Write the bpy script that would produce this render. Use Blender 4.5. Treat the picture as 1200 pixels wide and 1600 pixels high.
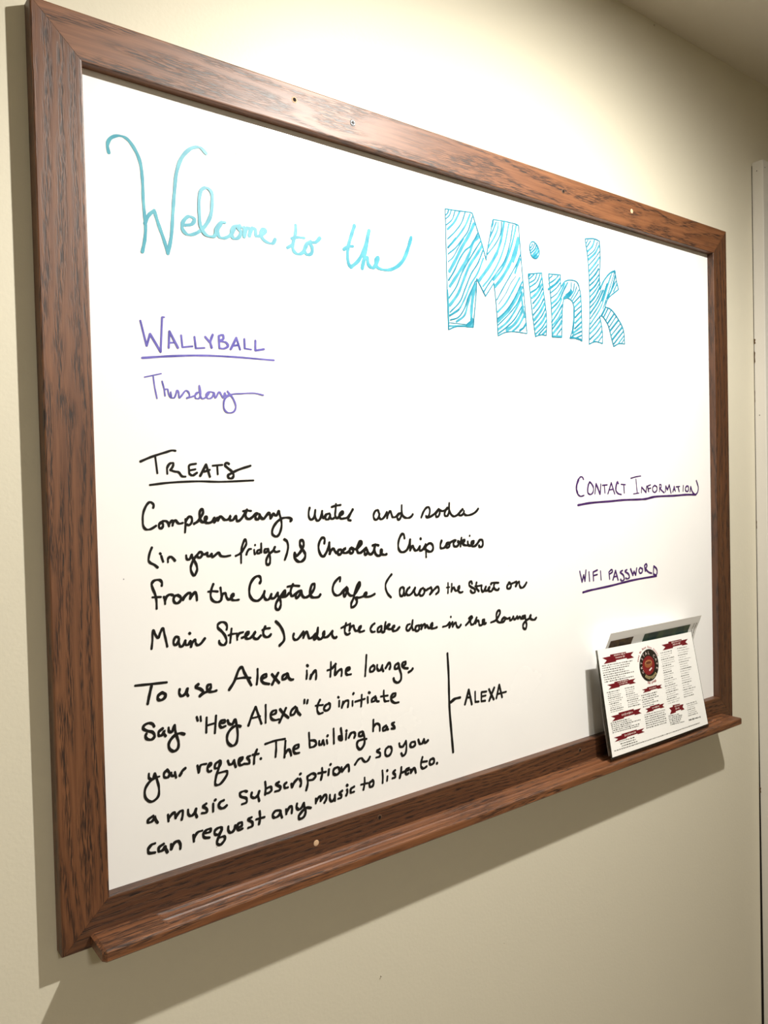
import bpy, bmesh, math, random
from mathutils import Vector, Matrix
random.seed(7)
for o in list(bpy.data.objects): bpy.data.objects.remove(o)
COL = bpy.context.scene.collection
S = bpy.context.scene
PI = math.pi
# ---------------------------------------------------------------- camera
# world: x along the board, y into the wall, z up; origin = lower left inner corner of the frame front
cam = bpy.data.objects.new('camera', bpy.data.cameras.new('camera')); COL.objects.link(cam)
RX = Vector((0.79614, -0.60463, -0.024156)); RD = Vector((-0.033729, -0.0044835, -0.99942)); RF = Vector((0.604172, 0.796494, -0.023963))
M = Matrix((( RX.x, -RD.x, -RF.x, -0.25666), (RX.y, -RD.y, -RF.y, -0.83100), (RX.z, -RD.z, -RF.z, 0.41581), (0, 0, 0, 1)))
cam.matrix_world = M
cam.data.sensor_width = 36; cam.data.lens = 1231.25*36/1600; cam.data.clip_start = .02
S.camera = cam
# ---------------------------------------------------------------- world, exposure
W = bpy.data.worlds.new('world'); S.world = W; W.use_nodes = True
W.node_tree.nodes['Background'].inputs[0].default_value = (1, .9, .75, 1)
W.node_tree.nodes['Background'].inputs[1].default_value = .05
S.view_settings.view_transform = 'Standard'; S.view_settings.look = 'None'
S.view_settings.gamma = 1; S.view_settings.use_curve_mapping = False
S.view_settings.exposure = 0.12
# ---------------------------------------------------------------- lights: swivelling recessed spot over the board, and an unseen fill lamp added behind the viewer to lift shadows
LX, LY, LZ = .70, -.745, 1.262
def spot(name, loc, aim, power, radius, size, blend, col):
    l = bpy.data.lights.new(name, 'SPOT'); l.energy = power; l.shadow_soft_size = radius
    l.spot_size = math.radians(size); l.spot_blend = blend; l.color = col
    o = bpy.data.objects.new(name, l); COL.objects.link(o); o.location = loc
    d = Vector(aim)-Vector(loc); o.rotation_euler = d.to_track_quat('-Z', 'Y').to_euler()
    return o
spot('spot_lamp', (LX, LY, 1.274), (.26, 0, .42), 104, .018, 172, .95, (1, .965, .90))
spot('fill_lamp', (-.2, -2.35, 1.24), (-.2, -2.0, -1), 118, .14, 170, 1.0, (1, .955, .87))

# ---------------------------------------------------------------- materials
def mat(name, col, rough=.5, spec=.5, coat=0, metal=0):
    m = bpy.data.materials.new(name); m.use_nodes = True
    b = m.node_tree.nodes['Principled BSDF']
    b.inputs['Base Color'].default_value = (*col, 1); b.inputs['Roughness'].default_value = rough
    b.inputs['Specular IOR Level'].default_value = spec; b.inputs['Metallic'].default_value = metal
    b.inputs['Coat Weight'].default_value = coat; b.inputs['Coat Roughness'].default_value = .25
    return m
def nd(m, t, **k):
    n = m.node_tree.nodes.new(t)
    for a, v in k.items(): setattr(n, a, v)
    return n
def lk(m, a, b): m.node_tree.links.new(a, b)
def noise_bump(m, scale, strength, dist=.001, detail=4):
    b = m.node_tree.nodes['Principled BSDF']
    tc = nd(m, 'ShaderNodeTexCoord'); n = nd(m, 'ShaderNodeTexNoise'); n.inputs['Scale'].default_value = scale; n.inputs['Detail'].default_value = detail
    bp = nd(m, 'ShaderNodeBump'); bp.inputs['Strength'].default_value = strength; bp.inputs['Distance'].default_value = dist
    lk(m, tc.outputs['Object'], n.inputs['Vector']); lk(m, n.outputs['Fac'], bp.inputs['Height']); lk(m, bp.outputs['Normal'], b.inputs['Normal'])
    return n
wallm = mat('wall_paint', (.69, .645, .515), .42, .3); noise_bump(wallm, 240, .22, .0008)
ceilm = mat('ceiling_paint', (.80, .76, .66), .8, .2); noise_bump(ceilm, 120, .15, .001)
trimm = mat('trim_paint', (.70, .67, .61), .3, .5); noise_bump(trimm, 90, .1, .0005)
floorm = mat('floor_carpet', (.22, .17, .12), .95, .1); noise_bump(floorm, 600, .6, .004)
boardm = mat('white_board', (.86, .85, .82), .16, .5)
def add_smudge(m):
    b = m.node_tree.nodes['Principled BSDF']
    tc = nd(m, 'ShaderNodeTexCoord'); n = nd(m, 'ShaderNodeTexNoise'); n.inputs['Scale'].default_value = 5; n.inputs['Detail'].default_value = 5
    r = nd(m, 'ShaderNodeMapRange'); r.inputs[1].default_value = .35; r.inputs[2].default_value = .7; r.inputs[3].default_value = .12; r.inputs[4].default_value = .30
    lk(m, tc.outputs['Object'], n.inputs['Vector']); lk(m, n.outputs['Fac'], r.inputs[0]); lk(m, r.outputs[0], b.inputs['Roughness'])
    r2 = nd(m, 'ShaderNodeValToRGB'); r2.color_ramp.elements[0].position = .3; r2.color_ramp.elements[0].color = (.88, .87, .85, 1)
    r2.color_ramp.elements[1].position = .6; r2.color_ramp.elements[1].color = (.91, .90, .88, 1)
    lk(m, n.outputs['Fac'], r2.inputs[0]); lk(m, r2.outputs[0], b.inputs['Base Color'])
add_smudge(boardm)
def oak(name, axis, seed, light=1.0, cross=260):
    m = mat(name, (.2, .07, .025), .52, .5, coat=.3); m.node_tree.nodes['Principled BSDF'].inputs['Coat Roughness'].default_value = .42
    b = m.node_tree.nodes['Principled BSDF']
    tc = nd(m, 'ShaderNodeTexCoord')
    def nz(sc, detail, off=0, dist=0):
        mp = nd(m, 'ShaderNodeMapping'); mp.inputs['Scale'].default_value = sc; mp.inputs['Location'].default_value = (seed+off, seed*1.7, off)
        n = nd(m, 'ShaderNodeTexNoise'); n.inputs['Scale'].default_value = 1; n.inputs['Detail'].default_value = detail; n.inputs['Distortion'].default_value = dist
        lk(m, tc.outputs['Object'], mp.inputs['Vector']); lk(m, mp.outputs['Vector'], n.inputs['Vector']); return n
    def sc(a, c): return (a, c, c) if axis == 'x' else (c, c, a)
    big = nz(sc(2.6, 20), 3, 0, .8)          # cathedral figure: broad dark and light zones
    rings = nd(m, 'ShaderNodeMath', operation='MULTIPLY'); rings.inputs[1].default_value = 34
    lk(m, big.outputs['Fac'], rings.inputs[0])
    sx = nd(m, 'ShaderNodeSeparateXYZ'); lk(m, tc.outputs['Object'], sx.inputs[0])
    cr = nd(m, 'ShaderNodeMath', operation='MULTIPLY_ADD'); cr.inputs[1].default_value = cross; lk(m, sx.outputs['Z' if axis == 'x' else 'X'], cr.inputs[0]); lk(m, rings.outputs[0], cr.inputs[2]); rings = cr
    sn = nd(m, 'ShaderNodeMath', operation='SINE'); lk(m, rings.outputs[0], sn.inputs[0])
    s2 = nd(m, 'ShaderNodeMapRange'); s2.inputs[1].default_value = -1; s2.inputs[2].default_value = 1
    lk(m, sn.outputs[0], s2.inputs[0])
    pore = nz(sc(55, 950), 2, 3)             # short dark pores along the grain
    pr = nd(m, 'ShaderNodeMapRange'); pr.inputs[1].default_value = .44; pr.inputs[2].default_value = .56
    lk(m, pore.outputs['Fac'], pr.inputs[0])
    fib = nz(sc(10, 320), 4, 9)
    pm = nd(m, 'ShaderNodeMath', operation='MULTIPLY'); lk(m, pr.outputs[0], pm.inputs[0]); lk(m, s2.outputs[0], pm.inputs[1])
    ramp = nd(m, 'ShaderNodeValToRGB')
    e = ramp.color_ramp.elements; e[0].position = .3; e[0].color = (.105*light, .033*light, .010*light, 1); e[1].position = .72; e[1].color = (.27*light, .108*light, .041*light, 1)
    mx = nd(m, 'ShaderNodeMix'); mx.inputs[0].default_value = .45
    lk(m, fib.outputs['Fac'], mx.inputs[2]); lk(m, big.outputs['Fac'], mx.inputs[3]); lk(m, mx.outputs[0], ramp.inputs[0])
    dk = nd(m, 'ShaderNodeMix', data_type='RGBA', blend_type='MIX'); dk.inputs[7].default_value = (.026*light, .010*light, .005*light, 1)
    lk(m, pm.outputs[0], dk.inputs[0]); lk(m, ramp.outputs[0], dk.inputs[6]); lk(m, dk.outputs[2], b.inputs['Base Color'])
    bp = nd(m, 'ShaderNodeBump'); bp.inputs['Strength'].default_value = .35; bp.inputs['Distance'].default_value = .0006; bp.invert = True
    lk(m, pm.outputs[0], bp.inputs['Height']); lk(m, bp.outputs['Normal'], b.inputs['Normal'])
    return m
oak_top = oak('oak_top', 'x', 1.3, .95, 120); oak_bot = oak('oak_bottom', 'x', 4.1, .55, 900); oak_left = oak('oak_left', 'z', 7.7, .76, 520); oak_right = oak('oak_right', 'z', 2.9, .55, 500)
oak_tray = oak('oak_tray', 'x', 9.2, 1.0, 300)  # tray oak made lighter: sheen of its gloss put into the colour
def inkm(name, col, rough=.35, var=0, col2=None):
    m = mat(name, col, rough, .3)
    if col2:
        b = m.node_tree.nodes['Principled BSDF']
        tc = nd(m, 'ShaderNodeTexCoord'); n = nd(m, 'ShaderNodeTexNoise'); n.inputs['Scale'].default_value = 70; n.inputs['Detail'].default_value = 3
        r = nd(m, 'ShaderNodeValToRGB'); r.color_ramp.elements[0].position = .35; r.color_ramp.elements[1].position = .65
        r.color_ramp.elements[0].color = (*col, 1); r.color_ramp.elements[1].color = (*col2, 1)
        lk(m, tc.outputs['Object'], n.inputs['Vector']); lk(m, n.outputs['Fac'], r.inputs[0]); lk(m, r.outputs[0], b.inputs['Base Color'])
    return m
INK = {'k': inkm('ink_black', (.012, .011, .010)),
       'c': inkm('ink_cyan', (.045, .28, .37), col2=(.09, .37, .45)),
       'd': inkm('ink_cyan_deep', (.012, .17, .26), col2=(.03, .24, .33)),
       'e': inkm('ink_cyan_pale', (.045, .25, .34), col2=(.08, .33, .41)),
       'v': inkm('ink_violet', (.085, .075, .33), col2=(.16, .14, .48)),
       'w': inkm('ink_violet_thin', (.11, .10, .38), col2=(.18, .16, .50)),
       'p': inkm('ink_purple', (.035, .008, .08), col2=(.08, .03, .15))}
holem = mat('hole_dark', (.012, .008, .006), .8, .2)
screwm = mat('screw_zinc', (.20, .21, .22), .5, .4, metal=.3)
barem = mat('bare_wood', (.62, .42, .26), .7, .2)
paperm = mat('paper', (.94, .935, .90), .28, .4)
paperm2 = mat('paper_rear', (.93, .92, .89), .3, .4)
maroonm = mat('print_maroon', (.16, .008, .014), .4, .3)
printk = mat('print_black', (.03, .028, .026), .4, .3)
printg = mat('print_grey', (.17, .165, .16), .4, .3)
printw = mat('print_white', (.75, .6, .55), .4, .3)
logob = mat('print_logo_black', (.018, .014, .010), .35, .4)
logor = mat('print_logo_red', (.20, .014, .016), .35, .4)
logoc = mat('print_logo_cup', (.30, .10, .035), .35, .4)
logog = mat('print_logo_gold', (.55, .45, .22), .35, .4)
logor2 = mat('print_red_type', (.38, .05, .05), .4, .3)

# ---------------------------------------------------------------- mesh helpers
def link(name, bm, m, parent=None, smooth=False):
    me = bpy.data.meshes.new(name); bm.normal_update(); bm.to_mesh(me); bm.free()
    for mm in (m if isinstance(m, (list, tuple)) else [m]): me.materials.append(mm)
    if smooth:
        for p in me.polygons: p.use_smooth = True
    o = bpy.data.objects.new(name, me); COL.objects.link(o)
    if parent: o.parent = parent; o.matrix_parent_inverse = parent.matrix_world.inverted()
    return o
def empty(name, loc):
    o = bpy.data.objects.new(name, None); COL.objects.link(o); o.location = loc; o.empty_display_size = .05
    bpy.context.view_layer.update()
    return o
def tag(o, label=None, cat=None, kind=None):
    if label: o['label'] = label
    if cat: o['category'] = cat
    if kind: o['kind'] = kind
    return o
def box(bm, lo, hi, bev=0):
    r = bmesh.ops.create_cube(bm, size=1)['verts']
    for v in r:
        v.co = Vector([lo[i] + (v.co[i]+.5)*(hi[i]-lo[i]) for i in range(3)])
    if bev:
        es = list({e for v in r for e in v.link_edges})
        bmesh.ops.bevel(bm, geom=es, offset=bev, segments=2, affect='EDGES', profile=.6)
def prism(bm, pts, fn, t0, t1):
    """closed outline pts (a,b) extruded between t0 and t1; fn(a,b,t) -> co"""
    A = [bm.verts.new(fn(a, b, t0)) for a, b in pts]; B = [bm.verts.new(fn(a, b, t1)) for a, b in pts]
    bm.faces.new(A); bm.faces.new(B[::-1])
    n = len(pts)
    for i in range(n): bm.faces.new((A[i], B[i], B[(i+1) % n], A[(i+1) % n]))

# ---------------------------------------------------------------- room shell
DW = .0196                                   # wall plane
CZ = 1.263; FZ = -1.02                       # ceiling, floor
X0, X1, Y0 = -1.7, 2.6, -2.9
bm = bmesh.new()
DX0, DX1, DZ = 1.400, 2.18, 1.02             # door opening
box(bm, (X0, DW, FZ), (DX0, DW+.12, CZ)); box(bm, (DX0, DW, DZ), (DX1, DW+.12, CZ)); box(bm, (DX1, DW, FZ), (X1, DW+.12, CZ))
tag(link('wall_back', bm, wallm), kind='structure')
bm = bmesh.new(); box(bm, (X0-.1, Y0, FZ), (X0, DW+.12, CZ)); tag(link('wall_left', bm, wallm), kind='structure')
bm = bmesh.new(); box(bm, (X1, Y0, FZ), (X1+.1, DW+.12, CZ)); tag(link('wall_right', bm, wallm), kind='structure')
bm = bmesh.new(); box(bm, (X0-.1, Y0-.1, FZ), (X1+.1, Y0, CZ)); tag(link('wall_front', bm, wallm), kind='structure')
bm = bmesh.new(); box(bm, (X0-.1, Y0-.1, FZ-.1), (X1+.1, DW+.12, FZ)); tag(link('floor', bm, floorm), kind='structure')
# ceiling with a round hole for the recessed can
HR = .052
bm = bmesh.new()
N = 48
cut = [bm.verts.new((LX+HR*math.cos(2*PI*i/N), LY+HR*math.sin(2*PI*i/N), CZ)) for i in range(N)]
ex = []
for i in range(N):
    a = 2*PI*i/N; d = (math.cos(a), math.sin(a)); k = .2/max(abs(d[0]), abs(d[1]))
    ex.append(bm.verts.new((LX+d[0]*k, LY+d[1]*k, CZ)))
for i in range(N): bm.faces.new((cut[i], cut[(i+1) % N], ex[(i+1) % N], ex[i]))
def quad(x0, y0, x1, y1, z):
    bm.faces.new([bm.verts.new(c) for c in ((x0, y0, z), (x1, y0, z), (x1, y1, z), (x0, y1, z))])
quad(X0-.1, Y0-.1, LX-.2, DW+.12, CZ); quad(LX+.2, Y0-.1, X1+.1, DW+.12, CZ); quad(LX-.2, Y0-.1, LX+.2, LY-.2, CZ); quad(LX-.2, LY+.2, LX+.2, DW+.12, CZ)
quad(X0-.1, Y0-.1, X1+.1, DW+.12, CZ+.2)
tag(link('ceiling', bm, ceilm), kind='structure')
# recessed light fixture
def fixture(name, x, y, r, label, hole):
    e = empty(name, (x, y, CZ)); tag(e, label, 'ceiling light')
    def lathe(prof, nm, m):
        b = bmesh.new(); rings = []
        for (rr, zz) in prof: rings.append([b.verts.new((x+rr*math.cos(2*PI*i/N), y+rr*math.sin(2*PI*i/N), zz)) for i in range(N)])
        for k in range(len(prof)-1):
            for i in range(N): b.faces.new((rings[k][i], rings[k][(i+1) % N], rings[k+1][(i+1) % N], rings[k+1][i]))
        return link(nm, b, m, e, True)
    lathe([(r+.022, CZ-.0004), (r+.021, CZ-.004), (r+.004, CZ-.006), (r-.001, CZ-.003), (r-.001, CZ+.001)], 'trim_ring', trimm)
    if hole:
        lathe([(r, CZ), (r*.96, CZ+.09), (.001, CZ+.09)], 'can', mat('can_reflector', (.5, .48, .45), .4, .5))
        lathe([(.001, CZ+.034), (.026, CZ+.038), (.034, CZ+.050), (.026, CZ+.075), (.018, CZ+.089)], 'bulb', bulbm)
    else:
        lathe([(r, CZ-.002), (r*.5, CZ-.0045), (.001, CZ-.005)], 'lens', bulbm)
bulbm = mat('bulb_glass', (.9, .85, .75), .4); bb = bulbm.node_tree.nodes['Principled BSDF']
bb.inputs['Emission Color'].default_value = (1, .92, .78, 1); bb.inputs['Emission Strength'].default_value = 6
fixture('recessed_light', LX, LY, HR, 'small round recessed ceiling spotlight in front of the whiteboard', True)
fixture('recessed_light', -.2, -2.35, .14, 'added fill light, a round flush ceiling fixture behind the viewer', False)  # unseen fixture, added to carry the fill lamp
# door and its casing
bm = bmesh.new(); box(bm, (1.3742, -.0047, FZ), (1.4390, DW-.0002, 1.0865), .0016)
cs = tag(link('trim_1', bm, trimm), kind='structure')
bm = bmesh.new(); box(bm, (1.4395, -.0047, 1.022), (2.14, DW-.0002, 1.0865), .0016); box(bm, (2.1405, -.0047, FZ), (2.205, DW-.0002, 1.0865), .0016)
tag(link('trim_2', bm, trimm), kind='structure')
for i, (x, y, z) in enumerate(((1.3740, .0085, 1.0665), (1.3740, .009, .56))):
    bm = bmesh.new()
    bmesh.ops.create_circle(bm, cap_ends=True, radius=.0011, segments=10, matrix=Matrix.Translation((x-.0001, y, z)) @ Matrix.Rotation(-PI/2, 4, 'Y'))
    link('nail_hole', bm, holem, cs)
bm = bmesh.new()
bmesh.ops.create_circle(bm, cap_ends=True, radius=.0012, segments=10, matrix=Matrix.Translation((1.3815, -.0049, 1.071)) @ Matrix.Rotation(PI/2, 4, 'X'))
link('nail_hole', bm, holem, cs)
# wall and casing joint: shade painted as a dark wedge, wider downwards, with flaked caulk
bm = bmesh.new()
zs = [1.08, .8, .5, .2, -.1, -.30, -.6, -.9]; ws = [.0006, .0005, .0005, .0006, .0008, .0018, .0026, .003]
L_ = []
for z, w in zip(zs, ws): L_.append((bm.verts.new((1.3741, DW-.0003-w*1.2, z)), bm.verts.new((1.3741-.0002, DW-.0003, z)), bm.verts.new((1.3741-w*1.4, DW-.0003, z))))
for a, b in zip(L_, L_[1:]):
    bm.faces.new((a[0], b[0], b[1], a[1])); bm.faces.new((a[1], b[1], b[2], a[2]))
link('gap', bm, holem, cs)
chipm = mat('chipped_wood', (.10, .055, .02), .8)
for z, h, w in ((.715, .012, .0035), (.682, .028, .0022), (.60, .03, .0008), (.33, .02, .0012), (-.235, .014, .003)):
    bm = bmesh.new(); pts = [(0, z-h/2), (w, z-h/3), (w*.6, z), (w, z+h/3), (0, z+h/2)]
    prism(bm, pts, lambda a, b, t: (1.3740-t, DW-.0008-a, b), 0, .0003); link('paint_chip', bm, chipm, cs)
bm = bmesh.new(); box(bm, (DX0+.002, DW+.03, FZ+.008), (DX1-.002, DW+.07, DZ-.003), .001)
door = tag(link('door_1', bm, trimm), kind='structure')
for z0, z1 in ((.18, .9), (-.85, .02)):
    for x0 in (1.50, 1.83):
        bm = bmesh.new(); box(bm, (x0, DW+.024, z0), (x0+.25, DW+.0305, z1), .004); link('door_panel', bm, trimm, door)
bm = bmesh.new(); bmesh.ops.create_uvsphere(bm, u_segments=20, v_segments=12, radius=.027, matrix=Matrix.Translation((2.11, DW-.03, -.05)))
bmesh.ops.create_cone(bm, segments=20, radius1=.01, radius2=.01, depth=.05, matrix=Matrix.Translation((2.11, DW+.005, -.05)) @ Matrix.Rotation(PI/2, 4, 'X'))
link('door_handle', bm, screwm, door, True)
bm = bmesh.new(); box(bm, (X0, DW-.012, FZ), (1.3735, DW-.0002, FZ+.09), .002); tag(link('baseboard_back', bm, trimm), kind='structure')
# nicks in the wall paint
plm = mat('plaster', (.5, .45, .36), .9)
for (x, z, r) in ((.364, -.238, .0016), (.3625, -.2405, .0009), (1.0334, 1.2565, .0022), (.152, -.272, .0008), (.60, -.28, .0006)):
    bm = bmesh.new(); vs = [bm.verts.new((x+r*random.uniform(.6, 1.1)*math.cos(k*PI/4), DW-.0003, z+r*random.uniform(.6, 1.1)*math.sin(k*PI/4))) for k in range(8)]
    bm.faces.new(vs)
    vs2 = [bm.verts.new((x+r*.5*math.cos(k*PI/4), DW-.0012, z+r*.5*math.sin(k*PI/4))) for k in range(8)]
    for k in range(8): bm.faces.new((vs[k], vs[(k+1) % 8], vs2[(k+1) % 8], vs2[k]))
    link('paint_nick', bm, plm, bpy.data.objects['wall_back'])

# ---------------------------------------------------------------- whiteboard
BW, BH, FW, DB = 1.1885, .865, .0490, .013
FT = .0497
board = empty('whiteboard', (BW/2, DW, BH/2))
tag(board, 'large whiteboard in a stained oak frame covered with handwritten notes', 'whiteboard')
bm = bmesh.new(); box(bm, (-.008, DB, -.008), (BW+.008, DB+.004, BH+.008)); link('writing_surface', bm, boardm, board)
bm = bmesh.new(); box(bm, (-.03, DB+.0042, -.03), (BW+.03, DW-.0002, BH+.03)); link('backing_panel', bm, mat('hardboard', (.16, .09, .05), .9), board)
# mitred rails: section (u across from outer edge 0 to inner edge FW, depth y)
def rail(name, corners, m, label=None):
    """corners: outerA, outerB, innerB, innerA in (x,z)"""
    oa, ob, ib, ia = [Vector(c) for c in corners]
    bm = bmesh.new()
    sec = [(0, DW-.0003), (0, .0018), (.012, .0006), (.035, 0), (.965, 0), (.99, .0003), (1, .0010), (1, DB-.0001), (1, DB+.0002), (.8, DW-.0003)]
    rows = []
    for (u, y) in sec:
        a = oa.lerp(ia, u); b = ob.lerp(ib, u)
        rows.append((bm.verts.new((a.x, y, a.y)), bm.verts.new((b.x, y, b.y))))
    n = len(rows)
    for i in range(n): bm.faces.new((rows[i][0], rows[(i+1) % n][0], rows[(i+1) % n][1], rows[i][1]))
    bm.faces.new([r[0] for r in rows]); bm.faces.new([r[1] for r in rows][::-1])
    bmesh.ops.recalc_face_normals(bm, faces=bm.faces)
    o = link(name, bm, m, board)
    if label: o['label'] = label
    return o
g = .00018
OL, OR, OB, OT = -.049, BW+.0478, -.048, BH+FT
top = rail('frame_rail', [(OL+g, OT), (OR-g, OT), (BW-g, BH), (0+g, BH)], oak_top)
bot = rail('frame_rail', [(OL+g, OB), (OR-g, OB), (BW-g, 0), (0+g, 0)], oak_bot)
rail('frame_stile', [(OL, OB+g), (OL, OT-g), (0, BH-g), (0, 0+g)], oak_left)
rail('frame_stile', [(OR, OB+g), (OR, OT-g), (BW, BH-g), (BW, 0+g)], oak_right)
# pen tray with two routed grooves
TX0, TX1, TT, TTH = -.021, 1.196, .042, .0125
TZ = -.033
bm = bmesh.new()
prof = [(-.0002, TZ), (-.0058, TZ), (-.0072, TZ-.0022), (-.0125, TZ-.0034), (-.018, TZ-.0022), (-.0196, TZ-.0002), (-.0212, TZ), (-.0225, TZ-.0015), (-.028, TZ-.0024), (-.0325, TZ-.0012), (-.0345, TZ),
        (-TT+.0022, TZ), (-TT+.0006, TZ-.0006), (-TT, TZ-.0022), (-TT, TZ-TTH+.002), (-TT+.002, TZ-TTH), (-.0002, TZ-TTH)]
flat = [(y, TZ if (TZ-.004 < z <= TZ and y > -TT+.0022) else z) for y, z in prof]
def row(x, pr): return [bm.verts.new((x, y, z)) for y, z in pr]
stops = [(TX0+.004, flat), (.047, flat), (.053, prof), (BW-.047, prof), (BW-.041, flat), (TX1-.004, flat)]
inset = [((y*.93 if y < -.02 else y), z*.995-.0004 if False else (z-.0012 if z > TZ-.006 else z+.0012)) for y, z in flat]
stops = [(TX0, inset)] + stops + [(TX1, inset)]
rows = [row(x, pr) for x, pr in stops]
for a, b in zip(rows, rows[1:]):
    for i in range(len(a)): bm.faces.new((a[i], a[(i+1) % len(a)], b[(i+1) % len(a)], b[i]))
bm.faces.new(rows[0]); bm.faces.new(rows[-1][::-1]); bmesh.ops.recalc_face_normals(bm, faces=bm.faces)
tray = link('marker_tray', bm, oak_tray, board)
# screws and screw holes
def disc(bm, x, y, z, r, n=20):
    return bmesh.ops.create_circle(bm, cap_ends=True, radius=r, segments=n, matrix=Matrix.Translation((x, y, z)) @ Matrix.Rotation(PI/2, 4, 'X'))
def screw_hole(x, z, rail_o, light):
    bm = bmesh.new(); r = .0038; n = 20
    A = [bm.verts.new((x+r*math.cos(2*PI*i/n), -.0002, z+r*math.sin(2*PI*i/n))) for i in range(n)]
    B = [bm.verts.new((x+r*.62*math.cos(2*PI*i/n), -.0005, z+r*.62*math.sin(2*PI*i/n))) for i in range(n)]
    for i in range(n): bm.faces.new((A[i], A[(i+1) % n], B[(i+1) % n], B[i]))
    o = link('screw_hole', bm, barem if light else mat('hole_rim', (.10, .05, .025), .6), rail_o)
    bm = bmesh.new(); disc(bm, x, -.00055, z, r*.62); link('hole_bore', bm, holem if light != 2 else barem, o)
for x, z, ro, li in ((.2522, .8962, top, 1), (.748, .8902, top, 0), (.9284, .894, top, 2), (.2552, -.0176, bot, 2), (.354, -.0121, bot, 0), (.7637, -.0119, bot, 0)):
    screw_hole(x, z, ro, li)
bm = bmesh.new(); x, z = .3384, .891
bmesh.ops.create_cone(bm, cap_ends=True, segments=24, radius1=.0042, radius2=.0034, depth=.0006, matrix=Matrix.Translation((x, -.0004, z)) @ Matrix.Rotation(PI/2, 4, 'X'))
sh = link('screw_head', bm, screwm, top)
bm = bmesh.new(); box(bm, (x-.0025, -.0009, z-.0006), (x+.0025, -.0006, z+.0006)); box(bm, (x-.0006, -.0010, z-.0025), (x+.0006, -.0007, z+.0025))
link('screw_slot', bm, holem, sh)

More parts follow.
